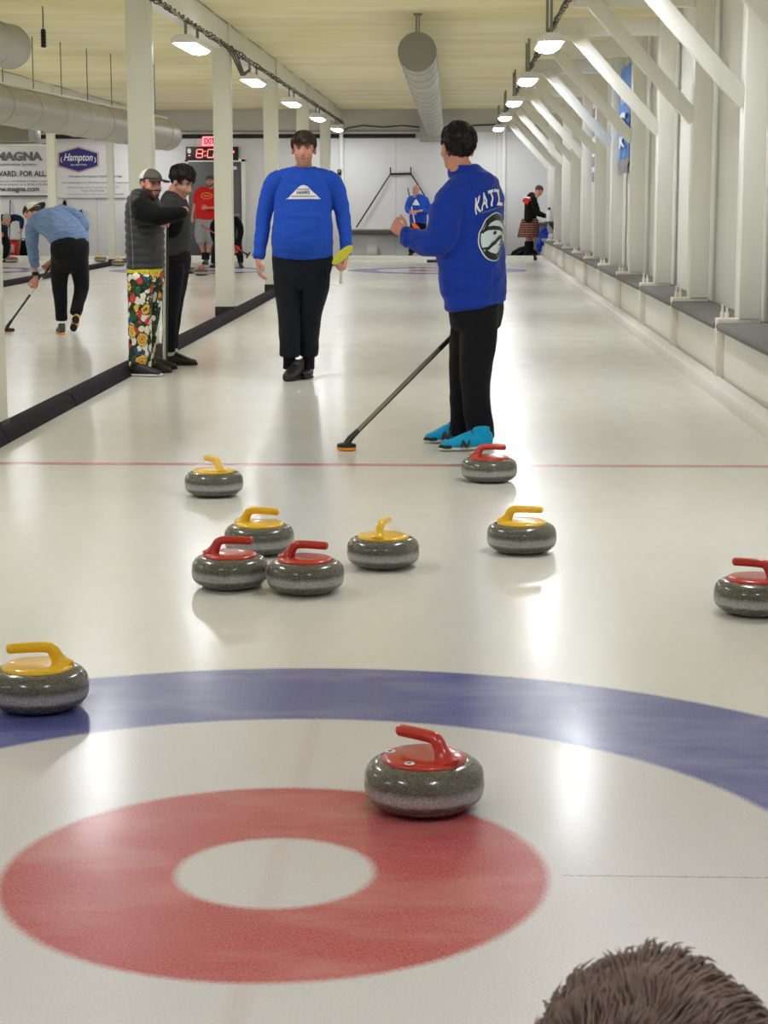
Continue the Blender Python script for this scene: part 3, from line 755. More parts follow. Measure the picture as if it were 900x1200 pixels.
def stone(px, py, dirv, col, label, group, lift=0.0):
    """px, py = middle of the visible lower edge"""
    p = gnd(px, py); v = (p-CAM); v.z = 0; v.normalize(); p = p+v*0.075
    if col not in PROTO: PROTO[col] = r = make_stone(col)
    else:
        s_ = PROTO[col]; r = s_.copy(); COL.objects.link(r)
        for ch in list(s_.children):
            if ch.name.startswith('sticker'): continue
            c = ch.copy(); COL.objects.link(c); c.parent = r
    r.location = (p.x, p.y, 0.001+lift); r.rotation_euler = (0, 0, math.atan2(-dirv[1], -dirv[0]))
    r['label'] = label; r['group'] = group; r['category'] = 'curling stone'
    return r
GN = 'curling stones on the near sheet'
stone(46, 837, (-1, -0.12), 'yellow', 'yellow-handled curling stone sitting on the blue ring at the left edge', GN)
r5 = stone(497, 957, (-0.75, 0.66), 'red', 'red-handled curling stone on the edge of the red ring, closest to the viewer', GN)
stone(251, 583, (-0.55, 0.85), 'yellow', 'yellow-handled curling stone just in front of the red line at left', GN)
stone(304, 652, (1, -0.18), 'yellow', 'yellow-handled curling stone behind the touching pair of red stones', GN)
stone(270, 692, (1, 0.05), 'red', 'left one of two red-handled curling stones touching each other', GN)
stone(358, 698, (1, -0.12), 'red', 'right one of two red-handled curling stones touching each other', GN)
stone(449, 668, (0.22, 1), 'yellow', 'yellow-handled curling stone alone in the middle with its grip pointing away', GN)
stone(611, 650, (1, 0.02), 'yellow', 'yellow-handled curling stone on the right, grip pointing right', GN)
stone(573, 566, (1, 0.06), 'red', 'red-handled curling stone on the red line beside the blue shoes', GN)
stone(884, 723, (-0.85, 0.5), 'red', 'red-handled curling stone cut off by the right edge', GN)
GF = 'curling stones at the far end of the left sheets'
stone(118, 307, (1, 0.4), 'yellow', 'small far yellow-handled stone left of the white post base', GF)
stone(139, 312, (0.6, -1), 'yellow', 'small far yellow-handled stone in front of the white post base', GF)
stone(236, 323, (0.5, 1), 'red', 'small far red-handled stone right of the dark-haired tall player', GF)
stone(220, 320, (-1, 0.2), 'yellow', 'small far stone half hidden behind the tall player in black trousers', GF)
stone(14, 308, (1, 0.5), 'red', 'small far stone beside the red box at the left edge', GF)
# stickers on the nearest stone
for a, rr in ((-1.25, 0.086), (-2.65, 0.085)):
    st = MB().lathe([(0.013, 0), (0.012, 0.0012), (0.002, 0.0014)], (rr*math.cos(a), rr*math.sin(a), 0.1315), n=20)
    so = obj('sticker', st, M['ink_white'], r5, local=True)
    tri = MB().prism([(-0.006, -0.006), (0.006, -0.006), (0, 0.008)], (rr*math.cos(a), rr*math.sin(a), 0.1329), (1, 0, 0), (0, 1, 0), (0, 0, 1), 0.0008)
    obj('sticker_mark', tri, M['ink_dark'], so, local=True)
    so['label'] = 'round white sticker with a dark wedge'

# ================================================================== brooms
M['shaft_black'] = plain('black_broom_shaft', (30, 29, 29), 0.3, var=0.1, coat=0.3)
M['shaft_white'] = plain('white_broom_shaft', (222, 220, 214), 0.3, var=0.05, coat=0.3)
M['shaft_grey'] = plain('grey_carbon_shaft', (112, 104, 92), 0.28, metal=0.4, var=0.2, scale=30)
M['pad_yellow'] = cloth('yellow_green_pad', (190, 184, 62), var=0.1, scale=60)
M['pad_orange'] = cloth('orange_pad', (246, 110, 50), var=0.1, scale=60)
M['pad_amber'] = cloth('amber_pad', (232, 150, 50), var=0.1, scale=60)
M['pad_red'] = cloth('dull_red_pad', (150, 60, 50), var=0.1, scale=60)
def broom(label, hp, end, n, along, pad, shafts, r=0.0135, L=0.105, W=0.042, base=None):
    """hp = middle of the pad face, n = direction the pad faces, along = long axis; shafts = [(from, to, material)] fractions"""
    hp, end, n, along = V(hp), V(end), V(n).normalized(), V(along); along = (along-n*along.dot(n)).normalized()
    t = thing('curling_broom', label, 'broom', base or (hp if hp.z < end.z else end))
    B = Matrix((along, n.cross(along), n)).transposed()
    def lz(prof):   # elliptical lathe
        mb = MB().lathe([(q, z) for q, z in prof], n=32); mb.v = [hp+B @ V((p.x*L, p.y*W, p.z)) for p in mb.v]; return mb
    obj('pad', lz([(0.9, 0.0), (1.0, -0.004), (1.0, -0.014), (0.95, -0.017)]), pad, t)
    hd = obj('head', lz([(0.98, -0.016), (1.0, -0.022), (0.95, -0.034), (0.6, -0.040), (0.2, -0.042)]), M['black_plastic'], t)
    k = hp-n*0.045; ax = (end-k).normalized()
    obj('ferrule', MB().loft([hp-n*0.03, k+ax*0.03, k+ax*0.10], [0.022, 0.02, 0.016], n=14, cap=0.3, res=2), M['black_plastic'], hd)
    a = k+ax*0.06; d = end-a
    for f0, f1, m in shafts: obj('shaft', MB().tube([a+d*f0, a+d*f1], r, n=14), m, t)
    obj('end_cap', MB().ell(end, (r*1.15, r*1.15, r*1.15)), M['black_plastic'], t)
    return t

# ================================================================== people: building blocks
def frame(f, u):
    f = V(f).normalized(); u = V(u); u = (u-f*u.dot(f)).normalized(); s_ = f.cross(u)
    return Matrix((s_, f, u)).transposed()
class Head:
    def __init__(h, c, f, u=(0, 0, 1), s=1.0): h.c = V(c); h.B = frame(f, u); h.s = s
    def p(h, x, y, z): return h.c+h.B @ V((x*h.s, y*h.s, z*h.s))
    def e(h, mb, c, r, nu=20, nv=12): return mb.ell(h.p(*c), [q*h.s for q in r], h.B, nu, nv)
    def l(h, mb, pts, rads, n=10, res=2): return mb.loft([h.p(*q) for q in pts], [r*h.s for r in rads], n=n, res=res)
    def build(h, mb):
        h.e(mb, (0, -0.012, 0.032), (0.076, 0.096, 0.086)); h.e(mb, (0, 0.030, -0.035), (0.060, 0.064, 0.085))
        h.e(mb, (0, 0.040, -0.074), (0.050, 0.050, 0.046)); h.e(mb, (0, 0.074, -0.100), (0.024, 0.020, 0.020))
        h.l(mb, [(-0.045, 0.066, 0.020), (0, 0.078, 0.022), (0.045, 0.066, 0.020)], [0.012, 0.013, 0.012])
        h.l(mb, [(0, 0.082, 0.016), (0, 0.100, -0.010), (0, 0.113, -0.030)], [0.009, 0.011, 0.014]); h.l(mb, [(-0.016, 0.094, -0.036), (0.016, 0.094, -0.036)], [0.010, 0.010])
        for q in (-1, 1):
            h.e(mb, (0.044*q, 0.058, -0.028), (0.022, 0.024, 0.020)); h.e(mb, (0.079*q, -0.006, -0.010), (0.011, 0.022, 0.034), 12, 8)
        h.l(mb, [(-0.022, 0.084, -0.062), (0, 0.092, -0.063), (0.022, 0.084, -0.062)], [0.010, 0.011, 0.010])
    def shell(h, c, r, keep, amp=0.0, freq=40, nu=48, nv=32, sink=0.80, streak=1.0):
        """an ellipsoid cap that dives under the skin wherever keep(x, y, z) falls to 0"""
        mb = MB().ell((0, 0, 0), r, None, nu, nv); out = []
        for v in mb.v:
            q = v+V(c); k = max(0.0, min(1.0, keep(q.x, q.y, q.z)))
            f = sink+(1-sink)*k
            if amp: f += k*amp*noise.noise(V((q.x*freq, q.y*freq, q.z*freq*streak)))
            out.append(h.p(*(V(c)+v*f)))
        mb.v = out; return mb
def ss(a, b, x):
    t = max(0.0, min(1.0, (x-a)/(b-a))); return t*t*(3-2*t)
def hair_keep(line=0.058, front=0.030, nape=-0.055):
    def k(x, y, z):
        face = ss(front-0.012, front+0.012, y)*(1-ss(line-0.008, line+0.010, z+0.10*max(0, abs(x)-0.04)*0))
        low = 1-ss(nape-0.012, nape+0.012, z)
        ear = ss(0.055, 0.068, abs(x))*ss(-0.035, -0.022, y)*(1-ss(-0.005, 0.012, z))
        return 1-max(face, low, ear)
    return k

def hand_mb(w, d, n, t, curl=(0.35, 0.5, 0.4), s=1.0, tf=0.6, cl=1.0):
    """palm, four unequal bent fingers and a side thumb; d fingers, n palm side, t thumb side"""
    w, d, n, t = V(w), V(d).normalized(), V(n), V(t)
    n = (n-d*n.dot(d)).normalized(); t = (t-d*t.dot(d)-n*t.dot(n)).normalized(); mb = MB()
    mb.loft([w-d*0.02*s, w+d*0.03*s, w+d*0.07*s, w+d*0.092*s], [(0.026*s, 0.020*s), (0.036*s, 0.018*s), (0.043*s, 0.015*s), (0.040*s, 0.012*s)], side=t, n=16)
    for off, ln, sp in ((0.031, 0.074, 0.10), (0.0105, 0.083, 0.02), (-0.0105, 0.077, -0.05), (-0.031, 0.060, -0.14)):
        p = w+d*0.085*s+t*off*s; a = 0.0; pts = [p-d*0.015*s, p]; bd = (d+t*sp*0.6).normalized()
        for c_, fr in zip(curl, (0.45, 0.31, 0.24)):
            a += c_; p = p+(bd*math.cos(a)+n*math.sin(a))*ln*fr*s; pts.append(p)
        mb.loft(pts, [0.0095*s, 0.0095*s, 0.0088*s, 0.0080*s, 0.0065*s], n=10, res=2)
    p = w+d*0.022*s+t*0.030*s; v1 = (t*0.75+d*0.7+n*0.25).normalized(); v2 = (d*1.0+t*0.35+n*tf).normalized()
    mb.loft([w+d*0.01*s+t*0.012*s, p, p+v1*0.034*s, p+v1*0.034*s+v2*0.03*s, p+v1*0.034*s+v2*0.052*s], [0.017*s, 0.0145*s, 0.0115*s, 0.0105*s, 0.008*s], n=10, res=2)
    return mb

def shoe(parent, heel, toe, mat, sole, s=1.0, wk=1.0, lift=0.0, trim=None, up=V((0, 0, 1)), lace=None):
    heel, toe = V(heel), V(toe); d = toe-heel; L = d.length; d.normalize(); sd = d.cross(up).normalized(); k = L/0.30*wk
    z = lambda a, h: heel+d*(a*L)+up*(h*k+lift)
    mb = MB().loft([z(0.08, 0.052), z(0.28, 0.055), z(0.5, 0.050), z(0.72, 0.038), z(0.93, 0.030)], [(0.032*k, 0.046*k), (0.038*k, 0.054*k), (0.042*k, 0.044*k), (0.047*k, 0.031*k), (0.032*k, 0.022*k)], side=sd, n=20)
    mb.loft([z(0.20, 0.05), z(0.22, 0.085), z(0.23, 0.115)], [(0.038*k, 0.044*k), (0.038*k, 0.044*k), (0.039*k, 0.045*k)], side=sd, n=18, cap=0.2)
    o = obj('shoe', blob(mb, 0.006 if s < 2 else 0.012, 2), mat, parent)
    so = MB().loft([z(0.02, 0.012), z(0.25, 0.012), z(0.45, 0.012), z(0.72, 0.013), z(0.985, 0.016)], [(0.028*k, 0.012*k), (0.037*k, 0.0125*k), (0.038*k, 0.0125*k), (0.050*k, 0.013*k), (0.022*k, 0.012*k)], side=sd, n=20, cap=0.9)
    obj('sole', so, sole, o)
    if trim:
        tm = MB().loft([z(0.84, 0.026), z(0.92, 0.025), z(1.0, 0.021)], [(0.044*k, 0.018*k), (0.038*k, 0.018*k), (0.018*k, 0.010*k)], side=sd, n=16); obj('toe_cap', tm, trim, o)
    if lace:
        lm = MB()
        for a in (0.42, 0.50, 0.58): lm.loft([z(a, 0.09-0.11*(a-0.42))-sd*0.026*k, z(a, 0.104-0.17*(a-0.42)), z(a, 0.09-0.11*(a-0.42))+sd*0.026*k], [0.004, 0.004, 0.004], n=6)
        obj('laces', lm, lace, o)
    return o

def foot(parent, toe, dirv, mat, sole, L=0.30, **k):
    toe = V(toe); d = V((dirv[0], dirv[1], 0)).normalized()
    return shoe(parent, toe-d*L, toe, mat, sole, **k)

def figure(label, base, head, neck, torso, R, arms, hands, legs, skinm, top, bottom, vox=0.009, sleeve=1.0, legcut=1.0, fold=0.006,
           hem=None, shrink=0.022, topname='sweater', bottomname='trousers', cvox=None, hips=None, legfold=0.006, topdisp=None):
    cvox = cvox or vox
    t = thing('person', label, 'person', base)
    R = V(R)
    mb = MB(); head.build(mb)
    nk = V(neck); mb.loft([head.p(0, -0.015, -0.03), head.p(0, -0.025, -0.10), nk, nk-V((0, 0, 0.05))], [0.052*head.s, 0.054*head.s, 0.066*head.s, 0.09], n=18)
    tp = [p for p, w, d in torso]
    mb.loft(tp, [(max(0.03, w-shrink), max(0.03, d-shrink)) for p, w, d in torso], side=R, n=24)
    for a in arms: mb.loft([p for p, r in a], [max(0.022, r-0.018) for p, r in a], n=14, cap=0.3)
    hp = hips or [(torso[-1][0], torso[-1][1], torso[-1][2])]
    for a in legs: mb.loft([p for p, r in a], [max(0.03, (r[0] if isinstance(r, tuple) else r)-0.024) for p, r in a], n=14, cap=0.1)
    body = blob(mb, vox, 2)
    for h_ in hands:
        hm = hand_mb(*h_[:4], **h_[4]); hv = h_[5] if len(h_) > 5 else 0.004
        body = join_mesh(body, blob(hm, hv, 1))
    bo = obj('body', body, skinm, t)
    # upper garment
    mb = MB(); mb.loft(tp, [(w, d) for p, w, d in torso], side=R, n=28, cap=0.25)
    if len(arms) == 2: mb.loft([arms[0][0][0], tp[1]-V((0, 0, 0.035)), arms[1][0][0]], [arms[0][0][1]*0.92, 0.075, arms[1][0][1]*0.92], n=18)
    for a in arms:
        pts = [p for p, r in a]; rs = [r for p, r in a]
        if sleeve < 1.0:
            k = sleeve*(len(pts)-1); i = int(k); f = k-i
            e = pts[i].lerp(pts[i+1], f); re = rs[i]*(1-f)+rs[i+1]*f; pts = pts[:i+1]+[e]; rs = rs[:i+1]+[re]
        mb.loft(pts, rs, n=18, cap=0.25)
    to = obj(topname, blob(mb, cvox, 4, topdisp or folds(fold, seed=base[0])), top, t)
    # lower garment
    mb = MB()
    if hips: mb.loft([p for p, w, d in hips], [(w, d) for p, w, d in hips], side=R, n=28, cap=0.3)
    for a in legs:
        pts = [p for p, r in a]; rs = [r for p, r in a]
        if legcut < 1.0:
            k = legcut*(len(pts)-1); i = int(k); f = k-i
            e = pts[i].lerp(pts[i+1], f); pts = pts[:i+1]+[e]; rs = rs[:i+1]+[rs[i]]
        mb.loft(pts, rs, side=R if any(isinstance(q, tuple) for q in rs) else None, n=18, cap=0.15)
    bt = obj(bottomname, blob(mb, cvox, 4, folds(legfold, (6, 6, 5), seed=base[1])), bottom, t) if bottom else None
    return t, bo, to, bt

def beard(t, bo, h, keep, mat, lift=0.0016, name='beard', rough=0.0):
    """facial hair: the skin faces inside keep(x, y, z), lifted a little"""
    Bi = h.B.transposed(); w = wloc(bo); me = bo.data; L = {}
    for v in me.vertices:
        q = Bi @ (v.co+w-h.c)/h.s
        if abs(q.x) < 0.12 and abs(q.y) < 0.16 and -0.16 < q.z < 0.1 and keep(q.x, q.y, q.z): L[v.index] = v.co+w+v.normal*(lift+rough*abs(noise.noise(v.co*90)))
    idx = {k: i for i, k in enumerate(L)}; fs = [[idx[i] for i in p.vertices] for p in me.polygons if all(i in idx for i in p.vertices)]
    if fs: return obj(name, MB().add(list(L.values()), fs), mat, t, angle=3.0)
def jaw(top=-0.040, tash=True):
    def k(x, y, z):
        if y < 0.0 or z > top-0.5*max(0, abs(x)-0.045)+(0.9*max(0, abs(x)-0.052) if abs(x) > 0.05 else 0): return False
        z = z+0.010*noise.noise(V((x*70, y*70, 3)))
        if abs(x) < 0.025 and -0.072 < z < -0.054: return False
        if not tash and abs(x) < 0.04 and z > -0.06: return False
        return z > -0.125
    return k
def face_bits(t, h, brow, eyec='eye_dark', lips='lips', brows=True):
    for q in (-1, 1):
        e = obj('eye', MB().ell(h.p(0.031*q, 0.0735, 0.004), (0.0125*h.s, 0.011*h.s, 0.0075*h.s), h.B, 12, 8), M['eye_white'], t)
        obj('iris', MB().ell(h.p(0.031*q, 0.0805, 0.004), (0.0062*h.s, 0.005*h.s, 0.0062*h.s), h.B, 10, 8), M[eyec], e)
        if brows: obj('eyebrow', h.l(MB(), [(0.014*q, 0.0885, 0.0235), (0.032*q, 0.0845, 0.027), (0.049*q, 0.070, 0.020)], [0.004, 0.0055, 0.003], n=8), brow, t)
        obj('eyelid', h.l(MB(), [(0.016*q, 0.081, 0.009), (0.031*q, 0.0850, 0.0135), (0.046*q, 0.072, 0.009)], [0.003, 0.004, 0.003], n=8), M['lid'], t)
    obj('mouth', h.l(MB(), [(-0.024, 0.0865, -0.0625), (0, 0.1015, -0.064), (0.024, 0.0865, -0.0625)], [0.004, 0.0055, 0.004], n=8), M[lips], t)

def strands(h, oc, r, keep, crown, n, mat, parent, ln=(0.022, 0.036), lift=0.16, swirl=-0.35, wav=1.1, w=(0.0009, 0.0016), down=0.0, seed=3):
    """short tapering locks combed away from the crown"""
    rnd = random.Random(seed); vs, fs = [], []; crown = V(crown).normalized(); cnt = 0; oc = V(oc)
    while cnt < n:
        v = V((rnd.gauss(0, 1), rnd.gauss(0, 1), rnd.gauss(0, 1)))
        if v.length < 0.1: continue
        v.normalize(); p = V((v.x*r[0], v.y*r[1], v.z*r[2])); pw = p+oc
        if keep(pw.x, pw.y, pw.z) < 0.9: continue
        nrm = V((v.x/r[0], v.y/r[1], v.z/r[2])).normalized()
        dr = v-crown; dr = dr-nrm*dr.dot(nrm)
        if dr.length < 1e-3: continue
        dr.normalize(); sw_ = nrm.cross(dr)
        g_ = noise.noise(V((p.x*28, p.y*28, p.z*28))); g2 = noise.noise(V((p.x*28+7, p.y*28, p.z*28+3)))
        dr = (dr+sw_*(swirl+wav*g_)+V((rnd.uniform(-1, 1), rnd.uniform(-1, 1), rnd.uniform(-1, 1)))*0.22-V((0, 0, down))).normalized()
        l = rnd.uniform(*ln); li = max(0.0, lift+0.35*g2)+rnd.uniform(-0.03, 0.06)
        q0 = p*0.985; q1 = q0+dr*l*0.5+nrm*l*0.5*li*1.2; q2 = q1+dr*l*0.5+nrm*l*0.5*(li-0.45)
        wd = rnd.uniform(*w); b_ = len(vs); sx = dr.cross(nrm).normalized()
        for qq, w_ in ((q0, wd), (q1, wd*0.9)):
            for k_ in range(3): a_ = 2*PI*k_/3; vs.append(h.p(*(qq+oc+sx*(w_*math.cos(a_))+nrm*(w_*math.sin(a_)))))
        vs.append(h.p(*(q2+oc)))
        for k_ in range(3):
            k2 = (k_+1) % 3; fs += [(b_+k_, b_+k2, b_+3+k2, b_+3+k_), (b_+3+k_, b_+3+k2, b_+6)]
        cnt += 1
    me = bpy.data.meshes.new('tufts'); w0 = wloc(parent); me.from_pydata([tuple(v-w0) for v in vs], [], fs); me.materials.append(mat)
    me.polygons.foreach_set('use_smooth', [True]*len(me.polygons)); me.update()
    tf = bpy.data.objects.new('tufts', me); COL.objects.link(tf); tf.parent = parent; tf['kind'] = 'stuff'
    return tf

M['skin'] = skin('skin_fair', (206, 158, 138)); M['skin_ruddy'] = skin('skin_ruddy', (204, 148, 128), 0.6)
M['eye_white'] = plain('eye_white', (205, 198, 192), 0.3, var=0.02); M['eye_dark'] = plain('eye_iris', (42, 32, 28), 0.25)
M['lid'] = plain('eyelid_shadow', (128, 84, 70), 0.6); M['lips'] = plain('lips', (168, 98, 88), 0.5)
def hairm(name, c): 
    t = NT(name); L = lin(c); n = t.noise(60, 3, 0.6, t.map((3, 1, 0.5)))
    t.base(t.mix(n, tuple(v*0.45 for v in L[:3])+(1,), tuple(min(1, v*1.5) for v in L[:3])+(1,))); t.rough(0.5)
    t.bump(t.noise(160, 3, 0.6, t.map((3, 1, 0.4))), 0.6, 0.006); return t.m
M['hair_brown'] = hairm('hair_brown', (62, 42, 32)); M['hair_black'] = hairm('hair_near_black', (32, 25, 23)); M['hair_dark'] = hairm('hair_dark_brown', (26, 16, 14))
M['stubble'] = plain('stubble', (172, 120, 100), 0.7, var=0.3, scale=160); M['beard'] = hairm('beard_dark', (70, 48, 38))
M['blue_sweat'] = cloth('royal_blue_sweatshirt', (34, 78, 186), var=0.06, scale=18)
M['blue_jacket'] = cloth('blue_softshell', (17, 55, 162), var=0.05, scale=10, sheen=0.1, rough=0.75)
M['black_trousers'] = cloth('black_trousers', (22, 22, 27), var=0.15, scale=20)
M['navy_trousers'] = cloth('dark_navy_trousers', (24, 26, 34), var=0.15, scale=20)
M['shoe_black'] = plain('black_shoe', (28, 26, 26), 0.45, var=0.15, scale=20); M['sole_black'] = plain('black_sole', (20, 20, 20), 0.6)
M['sole_white'] = plain('white_sole', (214, 212, 206), 0.5); M['shoe_cyan'] = cloth('cyan_shoe', (24, 160, 214), var=0.08, scale=40)
Z = V((0, 0, 1))
# ------------------------------------------------------------------ man in blue sweatshirt walking towards the viewer
Y1 = 11.45
q = lambda x, y, dy=0.0: at(x, y, Y1+dy)
h1 = Head(q(356, 174.6, -0.02), (0.02, -1, -0.06), s=1.15)
tor = [(q(356, 196.5), 0.082, 0.074), (q(356, 200.5), 0.145, 0.090), (q(356, 208.5), 0.205, 0.115), (q(355.8, 226), 0.230, 0.145), (q(355.3, 243), 0.232, 0.165), (q(354.8, 260, -0.02), 0.238, 0.185), (q(354.3, 274, -0.03), 0.247, 0.198), (q(354.2, 284, -0.03), 0.250, 0.198), (q(354.2, 289.5, -0.02), 0.243, 0.182), (q(354.3, 298, -0.01), 0.245, 0.176)]
armL = [(q(330, 207.5), 0.070), (q(321.5, 214.5, 0.0), 0.078), (q(315, 230, 0.02), 0.070), (q(310, 250, 0.02), 0.062), (q(306.5, 278, -0.03), 0.056), (q(303.3, 302, -0.08), 0.046)]
armR = [(q(382, 207.5), 0.070), (q(390, 214.5, 0.0), 0.078), (q(396.5, 230, 0.02), 0.070), (q(401, 250, 0.02), 0.062), (q(404.8, 276, -0.02), 0.052), (q(405.2, 298, -0.06), 0.042)]
hd = [(q(302.5, 304, -0.08), q(303.5, 318, -0.10)-q(302.5, 304, -0.08), (1, 0.2, 0), (0.2, -1, 0), dict(curl=(0.35, 0.45, 0.35), s=1.12)),
      (q(405.3, 300, -0.06), q(403.0, 312, -0.10)-q(405.3, 300, -0.06), (-1, 0.15, 0), (-0.2, -1, 0), dict(curl=(0.9, 1.2, 0.8), s=1.1))]
hips = [(q(354.3, 285), 0.215, 0.15), (q(354.3, 297), 0.243, 0.16), (q(354.2, 309), 0.246, 0.165), (q(354, 321), 0.230, 0.16), (q(354, 334), 0.19, 0.14)]
legL = [(q(337.5, 308), (0.118, 0.145)), (q(337, 335), (0.108, 0.135)), (q(338.5, 365, -0.03), (0.090, 0.108)), (q(339.2, 395, -0.03), (0.083, 0.095)), (q(339.2, 416, -0.02), (0.083, 0.095))]
legR = [(q(371, 308), (0.118, 0.145)), (q(369.5, 335), (0.112, 0.135)), (q(364.8, 365, 0.02), (0.090, 0.108)), (q(362.5, 395, 0.06), (0.079, 0.095)), (q(362.0, 416, 0.08), (0.077, 0.095))]
legLb = legL+[(q(338.5, 432), (0.06, 0.06))]; legRb = legR+[(q(361.5, 432, 0.06), (0.06, 0.06))]
b1 = gnd(347, 445)
man, bo, to, bt = figure('tall man in royal blue long-sleeved sweatshirt and black trousers walking towards the viewer', b1, h1, q(356, 198), tor, (1, 0, 0), [armL, armR], hd,
    [legL, legR], M['skin_ruddy'], M['blue_sweat'], M['navy_trousers'], vox=0.008, fold=0.006, topname='sweatshirt', hips=hips)
face_bits(man, h1, M['hair_brown'])
obj('hair', h1.shell((0, -0.014, 0.040), (0.088, 0.112, 0.090), lambda x, y, z: hair_keep(0.040+0.006*math.sin(x*110)+0.10*x, 0.030, -0.06)(x, y, z), 0.07, 34, nu=64, nv=44, sink=0.70), M['hair_brown'], man)
strands(h1, (0, -0.014, 0.040), (0.089, 0.113, 0.091), hair_keep(0.046, 0.030, -0.055), (0.02, -0.5, 0.8), 3500, M['hair_brown'], man.children[-1] if man.children[-1].name.startswith('hair') else [o for o in man.children if o.name.startswith('hair')][0], lift=0.0, swirl=0, wav=0.5, w=(0.0014, 0.0024), down=0.25)
beard(man, bo, h1, jaw(-0.046), M['stubble'], name='stubble')
cr = MB().loft([q(356, 196.6, 0.0)+V((0.092*math.cos(a), 0.083*math.sin(a), -0.03*max(0, -math.sin(a)))) for a in [2*PI*i/24 for i in range(25)]], [0.011]*25, n=8, res=1)
obj('collar', cr, M['blue_sweat'], to)
bv = bvh_of(to); o0 = q(357, 225, 0); U1, W1, N1 = V((1, 0, 0)), V((0, 0, 1)), V((0, -1, 0)); k = 1/144.3
hill = [(-20.5, -8), (-17.5, -7), (-14, -3.0), (-10, 0.8), (-7, 4.0), (-4, 6.6), (-1, 7.8), (1.5, 7.8), (5, 6.4), (8, 3.4), (11, 0.2), (15, -3.2), (18.5, -7), (20.5, -8)]
em = obj('chest_print', decal(poly2d([(x*k, y*k) for x, y in hill]), o0, U1, W1, N1, bv, 0.003), M['ink_white'], to)
obj('lettering', decal(fit(text2d('HAWKS', 1, 0.03), 0, -0.6*k, 15*k, 3.6*k), o0, U1, W1, N1, bv, 0.006), M['ink_navy'], em, smooth=False)
for yy, w in ((-5.6, 15.5), (-4.6, 14.5), (3.2, 7), (2.4, 7.6)): obj('print_line', decal(poly2d([(-w*k, yy*k), (w*k, yy*k), (w*k, (yy+0.45)*k), (-w*k, (yy+0.45)*k)]), o0, U1, W1, N1, bv, 0.006, 0.03), M['ink_grey'], em, smooth=False)
foot(man, gnd(335, 447.5), (-0.30, -1), M['shoe_black'], M['sole_black'], L=0.35, wk=1.1, lace=M['ink_dark'])
foot(man, gnd(358.5, 445), (0.06, -1), M['shoe_black'], M['sole_black'], L=0.35, wk=1.1, lace=M['ink_dark'])
for x, dy in ((339, 0.0), (361.5, 0.05)):
    obj('sock', MB().loft([q(x, 414, dy), q(x, 424, dy), q(x-0.3, 432, dy)], [0.052, 0.050, 0.052], n=14, cap=0.2), M['black_trousers'], man)
hp = q(401.5, 298.5, -0.20)
broom('broom with yellow-green oval pad carried by the walking man', hp, q(399.3, 330.5, 0.95), (0.15, -1, 0.35), q(412.5, 287, -0.20)-hp, M['pad_yellow'], [(0, 0.45, M['shaft_white']), (0.45, 1.0, M['shaft_white'])], L=0.112, W=0.038, r=0.014)

# ------------------------------------------------------------------ man in blue jacket with his back to the viewer
Y2 = 7.22; F2 = V((-0.80, 0.60, 0)); R2 = V((0.60, 0.80, 0))
q = lambda x, y, dy=0.0: at(x, y, Y2+dy)
h2 = Head(q(536, 173.5, 0.0), (-0.42, 0.90, -0.02), (0.02, 0, 1), s=1.13)
tor = [(q(546, 200), 0.085, 0.080), (q(549, 207), 0.125, 0.095), (q(552, 216), 0.185, 0.120), (q(554, 229), 0.222, 0.140), (q(553.5, 250), 0.232, 0.150), (q(552, 275), 0.232, 0.155), (q(552, 300), 0.232, 0.170), (q(553.5, 325), 0.230, 0.170), (q(556, 346), 0.222, 0.160), (q(557.5, 357), 0.216, 0.156)]
aL = [(q(538, 226, -0.10), 0.090), (q(526, 240, -0.17), 0.094), (q(520, 262, -0.20), 0.092), (q(516, 280, -0.20), 0.086), (q(504, 284.5, -0.17), 0.078), (q(489, 281.5, -0.12), 0.062), (q(474.5, 275.5, -0.07), 0.054)]
aR = [(q(570, 228, 0.11), 0.088), (q(574, 246, 0.15), 0.076), (q(571, 275, 0.20), 0.066), (q(568, 300, 0.24), 0.064), (q(561, 325, 0.28), 0.056), (q(557, 348, 0.30), 0.046)]
wl = q(475, 275, -0.07)
hd = [(wl, V((-0.62, 0.30, 0.52)), (0.45, 0.85, 0.1), (-0.35, 0.0, 1), dict(curl=(0.70, 0.85, 0.6), s=0.98, tf=0.0), 0.003),
      (q(557, 350, 0.30), q(557, 366, 0.30)-q(557, 350, 0.30), (-1, -0.4, 0), (-0.5, 1, 0), dict(curl=(0.9, 1.2, 0.8), s=1.05))]
hips = [(q(557, 340), 0.175, 0.125), (q(557.5, 352), 0.190, 0.135), (q(557.5, 366), 0.186, 0.138), (q(557, 382), 0.165, 0.13)]
near = [(q(561, 366, -0.06), 0.112), (q(560.5, 398, -0.07), 0.106), (q(557.5, 430, -0.07), 0.094), (q(557, 455, -0.03), 0.082), (q(560, 485, -0.02), 0.080), (q(563.5, 514, -0.02), 0.079)]
far_ = [(q(551, 366, 0.06), 0.112), (q(548.5, 398, 0.08), 0.106), (q(544.5, 430, 0.10), 0.088), (q(543, 460, 0.13), 0.078), (q(541, 485, 0.16), 0.072), (q(540, 508, 0.18), 0.070)]
b2 = gnd(540, 524)
katz, bo, to, bt = figure('man in royal blue jacket with his back turned, black trousers and bright blue shoes', b2, h2, q(543, 201), tor, R2, [aL, aR], hd, [near, far_],
    M['skin_ruddy'], M['blue_jacket'], M['black_trousers'], vox=0.007, fold=0.012, topname='jacket', hips=hips, cvox=0.008, legfold=0.008)
face_bits(katz, h2, M['hair_dark'])
obj('hair', h2.shell((0, -0.020, 0.040), (0.085, 0.106, 0.096), lambda x, y, z: hair_keep(0.06, 0.040, -0.072)(x, y, z), 0.075, 60, nu=96, nv=64, sink=0.70), M['hair_dark'], katz)
